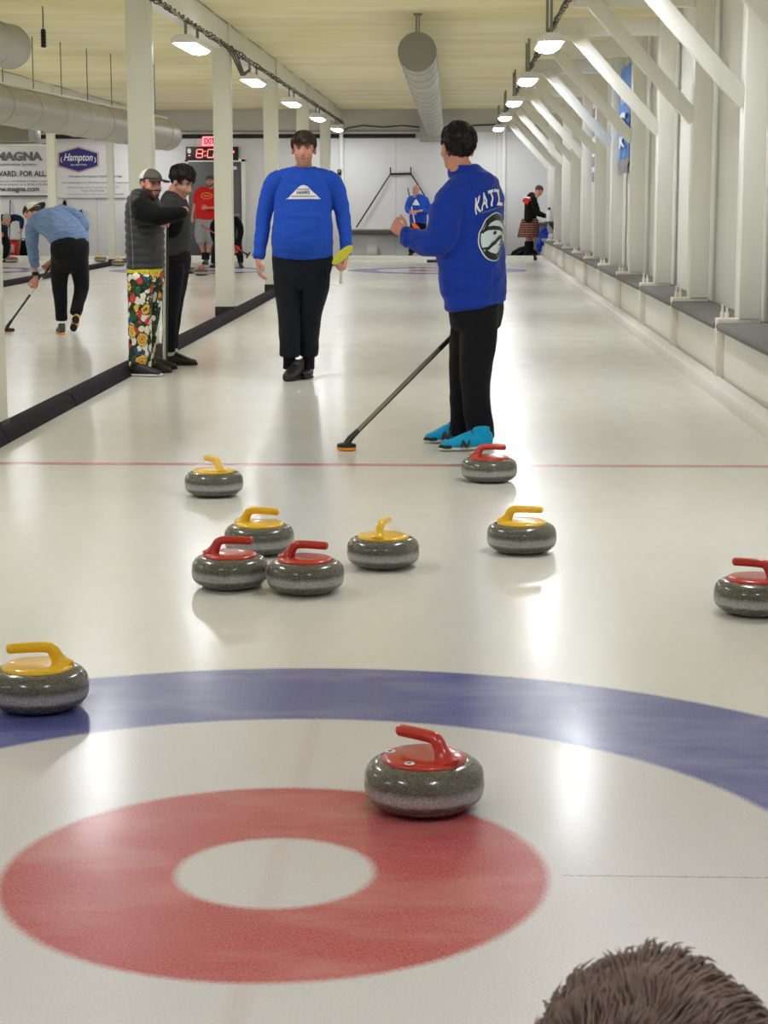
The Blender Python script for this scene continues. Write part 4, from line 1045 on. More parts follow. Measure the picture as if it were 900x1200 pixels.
strands(h2, (0, -0.020, 0.040), (0.085, 0.106, 0.096), hair_keep(0.06, 0.040, -0.068), (0.1, -0.6, 0.6), 4000, M['hair_dark'], [o for o in katz.children if o.name.startswith('hair')][0], lift=0.04, swirl=0.2, wav=1.5, w=(0.0013, 0.0024))
# stand-up collar
rt, rb = [], []
cb, ctp = q(548.5, 211), q(542, 193.5)
cmb = MB(); n = 28; vs = []; fs = []
for ring, (c_, w, d) in enumerate(((cb, 0.118, 0.100), (cb.lerp(ctp, 0.5), 0.098, 0.090), (ctp, 0.090, 0.088), (ctp-Z*0.004, 0.080, 0.078), (cb, 0.08, 0.075))):
    for i in range(n):
        a = 2*PI*i/n; fr = math.sin(a)       # +1 towards his front
        vs.append(c_+R2*(w*math.cos(a))+F2*(d*math.sin(a))-Z*(0.055*max(0, fr) if ring < 4 else 0))
for r_ in range(4):
    for i in range(n): fs.append((r_*n+i, r_*n+(i+1) % n, (r_+1)*n+(i+1) % n, (r_+1)*n+i))
obj('collar', cmb.add(vs, fs), M['blue_jacket'], to)
bv = bvh_of(to); Nb = -F2; Ub = (V((0.60, 0.80, 0))+Z*0.22).normalized(); Wb = V((0.0, 0, 1))
kx = 1/198/0.6
def swell(vf, h_=0.12): return [(-h_+2*h_*(0.68*((x+h_)/(2*h_))+0.34*((x+h_)/(2*h_))**2), y) for x, y in vf[0]], vf[1]
def bend(vf, kb): return [(x, y-kb*x*x) for x, y in vf[0]], vf[1]
ct = at(572, 236, Y2)
obj('name_lettering', decal(bend(swell(fit(text2d('KATZ', 1, 0.024, space=1.25), 0, 0, 0.24, 0.094)), 1.4), q(544.0, 232.5), Ub, Wb, Nb, bv, 0.006, 0.012), M['ink_white'], to, smooth=False)
obj('stripe', decal(poly2d([(-0.10, -0.003), (0.10, -0.003), (0.10, 0.003), (-0.10, 0.003)]), q(551.0, 245.0), Ub, Wb, Nb, bv, 0.004), M['ink_grey'], to, smooth=False)
M['ice_blue_print'] = plain('ice_blue_print', (214, 230, 237), 0.5, var=0.03)
lo = q(554.5, 277); LR = 0.137
def lg(vf): return [(x*LR, y*LR) for x, y in vf[0]], vf[1]
e1 = obj('back_emblem', decal(lg(ellipse2d(0, 0, 1, 1)), lo, Ub, Wb, Nb, bv, 0.004), M['ice_blue_print'], to, smooth=False)
def arc(a0, a1, r0, r1, n=24): return ribbon2d([((r0)*math.cos(a0+(a1-a0)*i/n), (r0)*math.sin(a0+(a1-a0)*i/n)) for i in range(n+1)], [r1(i/n) for i in range(n+1)])
def em(vf, lift=0.007): obj('emblem_line', decal(lg(vf), lo, Ub, Wb, Nb, bv, lift), M['black_plastic'], e1, smooth=False)
em(arc(0, 2*PI, 0.925, lambda f: 0.03, 48))
em(arc(0.2, 2.75, 0.80, lambda f: 0.03+0.10*math.sin(PI*f)))
em(ribbon2d([(-0.84, 0.36), (-0.5, 0.46), (-0.1, 0.40), (0.3, 0.28), (0.62, 0.12), (0.78, -0.12)], [0.05, 0.08, 0.085, 0.08, 0.06, 0.02]))
em(ellipse2d(-0.03, 0.17, 0.12, 0.075))
em(ribbon2d([(-0.86, -0.30), (-0.55, -0.36), (-0.3, -0.26), (0.0, -0.22), (0.3, -0.10), (0.58, -0.14), (0.62, -0.30), (0.45, -0.45), (0.25, -0.38)], [0.03, 0.07, 0.08, 0.075, 0.09, 0.08, 0.06, 0.04, 0.01]))
em(ribbon2d([(-0.74, -0.42), (-0.50, -0.66), (-0.1, -0.80), (0.3, -0.76), (0.6, -0.58), (0.84, -0.2)], [0.08, 0.12, 0.11, 0.10, 0.08, 0.02]))
# zip edge at the front of the jacket

shoe(katz, gnd(549, 515), gnd(498.5, 520), M['shoe_cyan'], M['sole_white'], trim=M['sole_black'], lace=M['ink_dark'])
shoe(katz, gnd(578, 526), gnd(515.5, 529), M['shoe_cyan'], M['sole_white'], trim=M['sole_black'], lace=M['ink_dark'])
for x, y, wl_ in ((523, 510.0, 12), (545.5, 517.0, 13)):
    g_ = gnd(x, y+13); c_ = at(x, y, g_.y-0.065); o_ = [s_ for s_ in katz.children if s_.name.startswith('shoe')]
    s_ = o_[0] if x < 530 else o_[1]
    obj('shoe_letter', decal(fit(text2d('N', 1, 0.05, 0.25), 0, 0, 0.06, 0.062), c_, (1, 0.06, 0), (0.0, 0, 1), (0, -1, 0.35), bvh_of(s_), 0.003, 0.012), M['ink_dark'], s_, smooth=False)
hp = gnd(406, 527.5, 0.004); hp = hp+V((0, 0.02, 0))
tp2 = q(559, 366, 0.32); dirb = (tp2-hp)
broom('broom with grey shaft and amber pad held by the man in the blue jacket', hp, hp+dirb*1.10, (0, 0, -1), (1, -0.12, 0), M['pad_amber'], [(0, 0.62, M['shaft_grey']), (0.62, 1.0, M['shaft_black'])], r=0.0155, L=0.058, W=0.045)

# ------------------------------------------------------------------ player in cap, quilted vest and patterned trousers
Y3 = 11.75; F3 = V((0.86, -0.5, 0)).normalized(); R3 = V((-F3.y, F3.x, 0))*-1     # his right hand side, towards the viewer
q = lambda x, y, dy=0.0: at(x, y, Y3+dy)
h3 = Head(q(177, 216, -0.04), (0.62, -0.78, -0.05), (0.10, -0.02, 1), s=1.0)
tor = [(q(169, 226), 0.080, 0.070), (q(168, 232), 0.140, 0.085), (q(168.5, 242), 0.175, 0.100), (q(169, 258), 0.178, 0.112), (q(169.7, 275), 0.176, 0.118), (q(170, 292), 0.175, 0.118), (q(170.5, 305), 0.175, 0.118), (q(170.5, 314), 0.172, 0.116)]
aN = [(q(166, 240, -0.17), 0.085), (q(170, 248, -0.22), 0.092), (q(183, 253, -0.26), 0.080), (q(197, 252, -0.26), 0.066), (q(209, 249.5, -0.24), 0.056), (q(212, 250, -0.12), 0.052), (q(203, 250.5, -0.05), 0.046), (q(197, 251, -0.02), 0.038)]
aF = [(q(172, 240, 0.16), 0.080), (q(185, 250, 0.16), 0.070), (q(200, 254, 0.10), 0.055), (q(203, 252, 0.02), 0.045), (q(195, 251.5, -0.06), 0.038)]
hd = [(q(198, 250.5, -0.03), V((-0.7, 0.3, -0.6)), (-0.3, 0, -1), (0, -1, 0), dict(curl=(0.9, 1.1, 0.8), s=0.95), 0.005), (q(196, 251.5, -0.07), V((-0.5, -0.5, -0.6)), (-0.3, 0.4, -1), (0.3, -1, 0), dict(curl=(0.9, 1.1, 0.8), s=0.95), 0.005)]
hips = [(q(170.5, 308), 0.175, 0.125), (q(171, 318), 0.185, 0.13), (q(171, 330), 0.178, 0.13)]
lN = [(q(165, 322, -0.09), (0.105, 0.115)), (q(164.5, 345, -0.09), (0.098, 0.105)), (q(164, 372, -0.08), (0.092, 0.098)), (q(164, 400, -0.06), (0.092, 0.098)), (q(164, 429, -0.05), (0.090, 0.098))]
lF = [(q(178, 322, 0.09), (0.100, 0.115)), (q(176.5, 345, 0.10), (0.092, 0.105)), (q(173.5, 372, 0.11), (0.084, 0.095)), (q(170.5, 400, 0.12), (0.078, 0.09)), (q(169.5, 427, 0.12), (0.078, 0.09))]
def floral():
    t = NT('floral_trousers'); co = t.co()
    wob = t.n('ShaderNodeVectorMath', operation='ADD'); nz = t.n('ShaderNodeTexNoise'); t.link(co, nz.inputs['Vector']); nz.inputs['Scale'].default_value = 14
    t.link(co, wob.inputs[0]); sc = t.n('ShaderNodeVectorMath', operation='SCALE'); t.link(nz.outputs['Color'], sc.inputs[0]); sc.inputs['Scale'].default_value = 0.06; t.link(sc.outputs[0], wob.inputs[1])
    mp = t.map((1, 1, 0.8), wob.outputs[0])
    v1 = t.voro(8.5, mp); v2 = t.voro(19, mp); v3 = t.voro(36, mp)
    green = lin((26, 60, 40))
    sep = t.n('ShaderNodeSeparateColor'); t.link(v2.outputs['Color'], sep.inputs[0])
    pal2 = t.ramp(sep.outputs[0], [(0.0, lin((18, 30, 26))), (0.12, lin((232, 228, 214))), (0.42, lin((34, 96, 56))), (0.50, lin((206, 60, 48))), (0.70, lin((236, 226, 200))), (0.84, lin((44, 84, 130))), (0.92, lin((226, 190, 70)))], 'CONSTANT')
    e2 = t.ramp(v2.outputs['Distance'], [(0.0, g3(1)), (0.52, g3(1)), (0.58, g3(0))])
    c = t.mix(e2, green, pal2)
    s3 = t.n('ShaderNodeSeparateColor'); t.link(v1.outputs['Color'], s3.inputs[0])
    isf = t.math('GREATER_THAN', s3.outputs[1], 0.46)
    ringc = t.ramp(v1.outputs['Distance'], [(0.0, lin((196, 120, 40))), (0.12, lin((228, 176, 66))), (0.22, lin((150, 96, 40))), (0.26, lin((232, 196, 92))), (0.36, lin((176, 108, 44))), (0.40, lin((30, 40, 30)))], 'CONSTANT')
    e1_ = t.ramp(v1.outputs['Distance'], [(0.0, g3(1)), (0.42, g3(1)), (0.44, g3(0))])
    c = t.mix(t.math('MULTIPLY', e1_, isf), c, ringc)
    c = t.mix(t.ramp(v3.outputs['Distance'], [(0.0, g3(0.85)), (0.14, g3(0.6)), (0.18, g3(0))]), c, lin((238, 226, 196)))
    t.base(c); t.rough(0.85); t.bump(t.noise(300, 2), 0.15, 0.002); return t.m
M['floral'] = floral()
M['vest'] = cloth('charcoal_quilted_nylon', (57, 58, 59), var=0.08, scale=14, sheen=0.2, rough=0.6)
M['black_shirt'] = cloth('black_shirt', (11, 11, 13), var=0.15, scale=20)
M['hi_vis'] = cloth('yellow_undershirt', (206, 204, 40), var=0.08)
fd = folds(0.004, seed=2.0)
def quilt(p, n):
    zz = p.z+0.012*noise.noise(V((p.x*9, p.y*9, 0))); a = abs(math.sin(PI*zz/0.062)); return 0.014*(a**0.5)-0.006+fd(p, n)
b3 = gnd(168, 440)
vest, bo, to, bt = figure('man in grey cap, dark quilted vest and colourful patterned trousers leaning on a broom', b3, h3, q(170, 229), tor, R3, [aN, aF], hd, [lN, lF], M['skin_ruddy'], M['black_shirt'], M['floral'],
    vox=0.009, fold=0.006, topname='shirt', hips=hips)
mb = MB(); mb.loft([p for p, w, d in tor[:]], [(w+0.010, d+0.012) for p, w, d in tor], side=R3, n=30, cap=0.3)
mb.ell(q(164, 238, -0.15), (0.055, 0.055, 0.06)); mb.ell(q(172, 237, 0.15), (0.055, 0.055, 0.06))
vo = obj('vest', blob(mb, 0.008, 2, quilt), M['vest'], vest)
obj('vest_collar', MB().loft([q(169.5, 224)+V((0.092*math.cos(a), 0.085*math.sin(a), 0.012*math.cos(a))) for a in [2*PI*i/20 for i in range(21)]], [(0.014, 0.022)]*21, n=10, res=1), M['vest'], vo)
bv = bvh_of(vo)
obj('seam_piping', decal(ribbon2d([(-0.10, 0.34), (-0.085, 0.1), (-0.075, -0.2), (-0.08, -0.33)], [0.004]*4), q(170, 272, 0), (1, 0, 0), (0, 0, 1), (0, -1, 0), bv, 0.004), M['ink_grey'], vo)
obj('undershirt_hem', MB().loft([q(170.7, 315), q(171, 319)], [(0.188, 0.133), (0.187, 0.132)], side=R3, n=26, cap=0.2), M['hi_vis'], vest)
face_bits(vest, h3, M['beard'])
obj('hair', h3.shell((0, -0.020, 0.030), (0.083, 0.100, 0.088), hair_keep(0.05, 0.03, -0.06), 0.08, 30, sink=0.72), M['beard'], vest)
beard(vest, bo, h3, jaw(-0.034), M['beard'], 0.004, rough=0.003)
M['cap_grey'] = cloth('cap_grey', (92, 84, 80), var=0.1); M['cap_white'] = cloth('cap_white_mesh', (222, 218, 208), var=0.06); M['cap_dark'] = cloth('cap_dark_brim', (58, 50, 46), var=0.1)
def cap(parent, h, front, mesh, brim, bf=(0, 1), size=1.0):
    """bf turns the brim in the head's own x, y plane"""
    dome = h.shell((0, -0.010, 0.034), (0.092*size, 0.108*size, 0.094*size), lambda x, y, z: ss(0.030, 0.042, z-0.12*y), 0.0, sink=0.66)
    o = obj('cap', dome, front, parent)
    bl = math.hypot(*bf); bx, by = bf[0]/bl, bf[1]/bl
    back = h.shell((0, -0.010, 0.034), (0.0935*size, 0.1095*size, 0.0955*size), lambda x, y, z: ss(0.030, 0.042, z-0.12*y)*(1-ss(-0.02, 0.0, x*bx+y*by)), 0.0, sink=0.62)
    obj('back_panel', back, mesh, o)
    vs, fs = [], []; nr, na = 5, 13
    for s_ in (0, 1):
        for i in range(nr+1):
            for j in range(na):
                a = -1.15+2.3*j/(na-1); r0 = 0.090*size; rr = r0+(0.075*math.cos(a*0.75)+0.004)*i/nr
                lx, ly = rr*math.sin(a), rr*math.cos(a)*1.02
                x = lx*by+ly*bx; y = -lx*bx+ly*by
                vs.append(h.p(x*0.94, y-0.008, 0.046-0.010*i/nr-0.9*lx*lx+0.006*s_))
    k = (nr+1)*na
    for s_ in (0, 1):
        for i in range(nr):
            for j in range(na-1): q0 = s_*k+i*na+j; fs.append((q0, q0+1, q0+na+1, q0+na))
    for j in range(na-1): 
        for i in (0, nr): q0 = i*na+j; fs.append((q0, q0+1, k+q0+1, k+q0))
    for i in range(nr):
        for j in (0, na-1): q0 = i*na+j; fs.append((q0, q0+na, k+q0+na, k+q0))
    obj('brim', MB().add(vs, fs), brim, o)
    return o
cap(vest, h3, M['cap_grey'], M['cap_white'], M['cap_dark'], (-0.45, 0.9))
foot(vest, gnd(190, 441.5), (1, -0.25), M['shoe_black'], M['sole_white'])
foot(vest, gnd(201, 437), (1, -0.15), M['shoe_black'], M['sole_black'])
bb = gnd(193, 432); bt_ = at(194.3, 258, bb.y-0.02)
dd = (bt_-bb).normalized()
broom('upright white and black-reflecting broom shaft under the folded arms of the man in the vest', bt_+dd*0.06, bb+Z*0.012, (0.2, -0.3, 1), (1, 0.2, 0), M['hi_vis'], [(0, 0.55, M['shaft_white']), (0.55, 1.0, M['shaft_white'])], r=0.018, L=0.085, W=0.04, base=bb)
bo_ = [o for o in bpy.data.objects if o.get('label', '').startswith('upright white and black')][0]
obj('dark_reflection', MB().tube([bb+V((0.016, -0.004, 0.02)), bt_+V((0.016, -0.004, 0))], 0.010, n=10), M['shaft_black'], bo_)  # dark half of the white shaft's reflection, built as a thin tube

# ------------------------------------------------------------------ dark-haired tall player looking down
Y4 = 12.65; F4 = V((0.95, -0.3, 0)).normalized(); R4 = V((0.3, 0.95, 0))
q = lambda x, y, dy=0.0: at(x, y, Y4+dy)
h4 = Head(q(213, 213, 0.0), (0.80, -0.40, -0.48), (0.30, -0.1, 1), s=1.06)
tor = [(q(203.5, 226), 0.08, 0.07), (q(203, 232), 0.15, 0.09), (q(203.5, 241), 0.19, 0.11), (q(204.5, 256), 0.20, 0.12), (q(205, 275), 0.195, 0.118), (q(205.3, 290), 0.19, 0.115), (q(205.5, 298), 0.185, 0.112)]
aN = [(q(202, 238, -0.17), 0.078), (q(199, 252, -0.22), 0.074), (q(198, 268, -0.22), 0.066), (q(203, 270, -0.27), 0.058), (q(207, 262, -0.30), 0.05), (q(209, 256, -0.30), 0.042)]
aF = [(q(207, 238, 0.17), 0.075), (q(212, 254, 0.2), 0.07), (q(214, 270, 0.18), 0.06), (q(216, 262, 0.05), 0.045)]
hd = [(q(209, 256, -0.30), V((0.3, 0.2, 0.8)), (1, 0, 0), (0, -1, 0.2), dict(curl=(0.9, 1.1, 0.8)), 0.005)]
hips = [(q(205.5, 292), 0.165, 0.11), (q(206, 303), 0.178, 0.118), (q(206, 316), 0.17, 0.115)]
lN = [(q(203, 310, -0.09), 0.10), (q(202, 335, -0.08), 0.088), (q(200, 360, -0.05), 0.072), (q(198.5, 390, -0.02), 0.062), (q(198, 412, -0.02), 0.060)]
lF = [(q(209, 310, 0.08), 0.10), (q(207, 335, 0.08), 0.088), (q(204, 360, 0.08), 0.072), (q(201.5, 390, 0.08), 0.062), (q(201, 410, 0.08), 0.058)]
M['charcoal_knit'] = cloth('charcoal_pullover', (58, 60, 63), var=0.1, scale=25)
b4 = gnd(208, 426)
tall, bo, to, bt = figure('tall dark-haired man in charcoal pullover and black trousers looking down behind the capped player', b4, h4, q(204, 228), tor, R4, [aN, aF], hd, [lN, lF], M['skin'], M['charcoal_knit'], M['black_trousers'],
    vox=0.009, topname='pullover', hips=hips)
face_bits(tall, h4, M['hair_black'])
obj('hair', h4.shell((0, -0.016, 0.046), (0.094, 0.112, 0.096), lambda x, y, z: hair_keep(0.056, 0.044, -0.05)(x, y, z), 0.12, 30, sink=0.70), M['hair_black'], tall)
strands(h4, (0, -0.016, 0.046), (0.094, 0.112, 0.096), hair_keep(0.056, 0.044, -0.046), (0.1, -0.6, 0.7), 2500, M['hair_black'], [o for o in tall.children if o.name.startswith('hair')][0], lift=0.08, swirl=0.2, wav=1.2, w=(0.0016, 0.0028), ln=(0.03, 0.05))
beard(tall, bo, h4, jaw(-0.042), M['stubble'], name='stubble')
for a, nm in ((aN, 'near'), (aF, 'far')):
    obj('glove_sleeve', MB().loft([p for p, r in a[2:]], [r+0.012 for p, r in a[2:]], n=14, cap=0.3), M['black_shirt'], to)
foot(tall, gnd(231, 428.5), (1, -0.35), M['shoe_black'], M['sole_black'], L=0.31)
foot(tall, gnd(207, 433), (1, -0.3), M['shoe_black'], M['sole_black'])
obj('sock', MB().loft([q(201, 409, 0.06), q(201, 416, 0.06)], [0.058, 0.055], n=14, cap=0.2), M['sole_white'], tall)

# ------------------------------------------------------------------ sweeper bending over on the left sheet
Y5 = 16.6
q = lambda x, y, dy=0.0: at(x, y, Y5+dy)
R5 = V((0.93, 0.30, 0.12)).normalized()
h5 = Head(q(38.5, 251, 0.46), (-0.80, 0.30, -0.62), (-0.30, 0.2, 0.9), s=1.0)
tor = [(q(43, 256, 0.38), 0.08, 0.08), (q(48, 258, 0.36), 0.16, 0.10), (q(53, 258, 0.33), 0.205, 0.125), (q(60, 259.5, 0.27), 0.215, 0.14), (q(68, 264, 0.18), 0.212, 0.14), (q(75, 271, 0.08), 0.208, 0.14), (q(81, 280, 0.0), 0.208, 0.145), (q(82.5, 285, 0.0), 0.208, 0.14)]
aL = [(q(45, 257, 0.24), 0.085), (q(38.5, 266, 0.20), 0.078), (q(37.5, 280, 0.22), 0.068), (q(39, 298, 0.26), 0.058), (q(41, 312, 0.28), 0.048), (q(41.8, 325, 0.30), 0.036)]
aR = [(q(70, 249, 0.45), 0.085), (q(86, 252, 0.42), 0.075), (q(98, 265, 0.36), 0.064), (q(88, 282, 0.5), 0.055), (q(70, 300, 0.55), 0.045), (q(60, 306, 0.5), 0.036)]
w_ = q(41.8, 326, 0.30)
hd = [(w_, q(40.5, 336, 0.30)-w_, (-0.3, -0.9, 0), (-0.9, 0.3, 0), dict(curl=(0.9, 1.1, 0.8), s=1.0), 0.005), (q(59, 307, 0.5), V((-0.6, 0, -0.7)), (0, -1, 0.2), (0.7, 0, -0.7), dict(curl=(0.9, 1.1, 0.8)), 0.005)]
hips = [(q(80.5, 279, 0.0), 0.185, 0.135), (q(82, 287, -0.02), 0.208, 0.15), (q(82, 297, -0.02), 0.206, 0.15), (q(82, 308, 0), 0.185, 0.135), (q(82, 316, 0), 0.14, 0.11)]
lL = [(q(72, 302, 0.0), 0.115), (q(70, 320, 0.0), 0.098), (q(70, 338, 0.0), 0.080), (q(71.5, 358, 0.05), 0.068), (q(72.5, 375, 0.06), 0.064)]
lR = [(q(91, 302, 0.0), 0.115), (q(94, 320, 0.04), 0.095), (q(95.5, 337, 0.06), 0.078), (q(92, 353, 0.0), 0.068), (q(88.5, 368, -0.06), 0.064)]
def heather():
    t = NT('heather_blue_shirt'); n = t.noise(26, 4, 0.7, t.map((0.5, 0.5, 2.4), rot=(0.4, 0.5, 0)))
    t.base(t.ramp(n, [(0.3, lin((88, 114, 156))), (0.5, lin((106, 132, 170))), (0.72, lin((130, 154, 188)))])); t.rough(0.9); t.bump(t.noise(200, 2), 0.2, 0.002); return t.m
M['heather'] = heather()
b5 = gnd(80, 392)
sw, bo, to, bt = figure('sweeper in heather blue shirt bending over on the left sheet, seen from behind', b5, h5, q(43, 254, 0.38), tor, R5, [aL, aR], hd, [lL, lR], M['skin_ruddy'], M['heather'], M['black_trousers'],
    vox=0.010, topname='shirt', hips=hips, sleeve=0.80, fold=0.010)
face_bits(sw, h5, M['hair_brown'])
obj('hair', h5.shell((0, -0.018, 0.034), (0.082, 0.101, 0.088), hair_keep(0.05, 0.03, -0.06), 0.08, 30, sink=0.72), M['hair_brown'], sw)
cap(sw, h5, M['cap_white'], M['cap_dark'], M['cap_dark'], (0.5, -1), 1.03)
obj('watch_strap', MB().loft([q(41.4, 319, 0.29), q(41.6, 322, 0.295)], [0.042, 0.042], n=14, cap=0.2), M['black_plastic'], sw)
M['shoe_teal'] = plain('dark_grey_trainer', (58, 62, 60), 0.6, var=0.3, scale=30); M['sole_tan'] = plain('tan_sole', (228, 176, 96), 0.6, var=0.15, scale=25); M['orange'] = plain('orange_trim', (236, 150, 50), 0.5, var=0.15, scale=20)
s1 = foot(sw, gnd(73.5, 392.5)+V((-0.10, 0.28, 0)), (-0.34, 0.94), M['shoe_teal'], M['orange'])
# back foot: heel raised, sole towards the viewer
toe = q(85.5, 395, -0.02); heel = q(90, 369, -0.10); toe.z = max(toe.z, 0.03)
up5 = V((0.1, 0.85, 0.45)).normalized()
shoe(sw, heel, toe, M['orange'], M['sole_tan'], up=up5, wk=1.35)
c1 = (heel+toe)/2-up5*0.004
dl = (toe-heel).normalized(); sd_ = dl.cross(up5).normalized()
for f_, l_ in ((0.30, 0.05), (0.80, 0.05)): obj('tread_pad', MB().ell(heel+(toe-heel)*f_-up5*0.002, (0.040, 0.008, l_), Matrix((sd_, up5, dl)).transposed()), M['sole_black'], sw)
hp = gnd(8, 388.5, 0.004); e_ = q(64, 305, 0.5)
broom('broom with black and pale shaft and dull red pad held by the bending sweeper', hp, e_, (0, 0, -1), (1, 0.2, 0), M['pad_red'], [(0, 0.45, M['shaft_black']), (0.45, 0.72, M['shaft_white']), (0.72, 1.0, M['shaft_black'])], L=0.085, W=0.045)
# ================================================================== small people at the far end
def simple(label, base, Yp, c, pxm, F, pose, mats, hd_=None, capm=None, hairmat='hair_brown', bald=False, sleeve=1.0, legcut=1.0, vox=0.014, topname='sweater', bottomname='trousers', beard_m=None):
    """pose: dict of joints given as (px, py, dy)"""
    F = V(F).normalized(); R = V((F.y, -F.x, 0)); q = lambda a: at(a[0], a[1], Yp+(a[2] if len(a) > 2 else 0))
    h = Head(q(pose['head']), pose.get('face', tuple(F)), pose.get('up', (0, 0, 1)), s=pose.get('s', 1.0))
    tor = [(q(p[:3]), p[3], p[4]) for p in pose['torso']]
    arms = [[(q(p[:3]), p[3]) for p in a] for a in pose['arms']]
    legs = [[(q(p[:3]), p[3]) for p in a] for a in pose['legs']]
    hands = []
    for a in arms:
        d = (a[-1][0]-a[-2][0]).normalized(); hands.append((a[-1][0], d, d.cross(V((0.3, 0.2, 1))), V((0.2, -1, 0.3)), dict(curl=(0.7, 0.9, 0.7)), 0.006))
    hips = [(q(p[:3]), p[3], p[4]) for p in pose['hips']]
    t, bo, to, bt = figure(label, base, h, q(pose['neck']), tor, R, arms, hands, legs, M['skin_ruddy'], mats[0], mats[1], vox=vox, topname=topname, bottomname=bottomname, hips=hips, sleeve=sleeve, legcut=legcut, fold=0.006)
    face_bits(t, h, M[hairmat])
    if not bald: obj('hair', h.shell((0, -0.018, 0.036), (0.086, 0.104, 0.092), hair_keep(0.055, 0.032, -0.06), 0.08, 30, sink=0.72), M[hairmat], t)
    if beard_m: beard(t, bo, h, jaw(-0.036), M[beard_m], 0.004)
    if capm: cap(t, h, *capm)
    return t, h, to, bt

M['red_shirt'] = cloth('red_shirt', (206, 40, 36), var=0.06, scale=12); M['grey_shorts'] = cloth('grey_shorts', (150, 150, 154), var=0.08, scale=15)
M['gold_print'] = plain('gold_print', (226, 150, 60), 0.5)
# man in red shirt in front of the grey door
Y6 = 38.2; b6 = gnd(241, 309)
pose = dict(head=(246, 212.5, -0.03), face=(0.05, -1, -0.02), neck=(246, 220), s=1.05,
    torso=[(246, 220.5, 0, 0.08, 0.07), (245, 223, 0, 0.19, 0.10), (243, 228, 0, 0.24, 0.13), (242, 240, 0, 0.235, 0.15), (241.5, 250, -0.02, 0.235, 0.165), (241.5, 256.5, 0, 0.225, 0.15)],
    arms=[[(234, 224.5, 0, 0.10), (230.5, 232, 0, 0.085), (228.5, 240, 0.03, 0.06), (226.5, 248, 0, 0.052), (225.0, 255, -0.03, 0.038)],
          [(252, 224.5, 0, 0.10), (255.5, 232, 0, 0.085), (257, 243, -0.02, 0.06), (250, 243.5, -0.22, 0.05), (243, 243.5, -0.27, 0.038)]],
    hips=[(241.5, 253, 0, 0.21, 0.145), (241.3, 259, 0, 0.235, 0.155), (241, 266, 0, 0.23, 0.15)],
    legs=[[(236, 264, 0, 0.13), (234.5, 274, -0.03, 0.122), (234.8, 281, -0.06, 0.10), (236.5, 290, 0.08, 0.07), (239.5, 302, 0.10, 0.05)], [(246, 264, 0, 0.13), (246.5, 274, 0, 0.122), (246, 281, 0, 0.10), (244.5, 291, 0.02, 0.07), (242, 304, 0.0, 0.05)]])
red, h6, to, bt = simple('bearded man in red T-shirt and grey shorts stepping out before the grey door', b6, Y6, None, 52.5, (0, -1, 0), pose, (M['red_shirt'], M['grey_shorts']), capm=(M['cap_grey'], M['cap_grey'], M['cap_grey'], (0, -1)), sleeve=0.42, legcut=0.52, topname='tshirt', bottomname='shorts', beard_m='beard')
bv = bvh_of(to); o0 = at(243, 229.5, Y6)
for r_ in (1.0,): obj('chest_print', decal(ribbon2d([(0.12*math.cos(a), 0.065*math.sin(a)) for a in [2*PI*i/30 for i in range(31)]], [0.008]*31), o0, (1, 0, 0), (0, 0, 1), (0, -1, 0), bv, 0.006), M['gold_print'], to)
obj('chest_lettering', decal(fit(text2d('CURLING', 1, 0.03), 0, 0, 0.16, 0.04), o0, (1, 0, 0), (0, 0, 1), (0, -1, 0), bv, 0.006), M['gold_print'], to, smooth=False)
foot(red, V((at(239, 305, Y6).x, Y6-0.16, 0)), (-0.1, -1), M['shoe_black'], M['sole_black'], s=3); foot(red, V((at(243.5, 305, Y6).x, Y6-0.24, 0)), (0.1, -1), M['shoe_black'], M['sole_black'], s=3)
for x, d_ in ((239.4, 0.1), (242.6, 0.02)): obj('sock', MB().loft([at(x, 296, Y6+d_), at(x, 304, Y6+d_)], [0.062, 0.058], n=14, cap=0.2), M['black_trousers'], red)

# player in black bending behind the white post
Y7 = 36.8; b7 = gnd(266, 313)
pose = dict(head=(265, 252, -0.42), face=(0, -0.7, -0.7), up=(0, -0.7, 0.7), neck=(265.5, 256, -0.32), s=1.0,
    torso=[(265.5, 255.5, -0.32, 0.10, 0.09), (265.5, 257, -0.26, 0.20, 0.11), (265.5, 260, -0.18, 0.225, 0.13), (265.8, 266, -0.05, 0.21, 0.14), (266, 272, 0.05, 0.20, 0.14), (266, 277, 0.10, 0.20, 0.14)],
    arms=[[(256, 257.5, -0.26, 0.085), (250.5, 264, -0.25, 0.075), (249.5, 273, -0.28, 0.062), (252, 282, -0.36, 0.052), (254, 288, -0.38, 0.04)], [(275, 257.5, -0.26, 0.085), (280.5, 264, -0.25, 0.075), (282, 273, -0.28, 0.062), (279.5, 284, -0.36, 0.052), (278, 290, -0.38, 0.04)]],
    hips=[(266, 274, 0.08, 0.19, 0.14), (266, 280, 0.10, 0.205, 0.15), (266, 285, 0.08, 0.20, 0.15)],
    legs=[[(260, 283, 0.05, 0.11), (254, 290, -0.10, 0.09), (251.5, 299, -0.05, 0.07), (250.5, 308, 0.0, 0.062)], [(272, 283, 0.05, 0.11), (278.5, 290, -0.10, 0.09), (281, 299, -0.05, 0.07), (282, 308, 0.0, 0.062)]])
bl, h7, to, bt = simple('player in black bending down behind the white post near the red-shirted man', b7, Y7, None, 54, (0, -1, 0), pose, (M['black_shirt'], M['black_trousers']), topname='jacket')
foot(bl, gnd(246, 313.5), (-0.7, -0.7), M['shoe_black'], M['sole_black'], s=3); foot(bl, gnd(284, 314), (0.3, -1), M['shoe_black'], M['sole_black'], s=3)
obj('red_cuff', MB().ell(at(278, 290.5, Y7-0.38), (0.055, 0.055, 0.08)), M['red_shirt'], bl)
e_ = at(236.8, 263.8, Y7-0.5); a_ = at(280, 292, Y7-0.42)
d_ = (a_-e_).normalized()
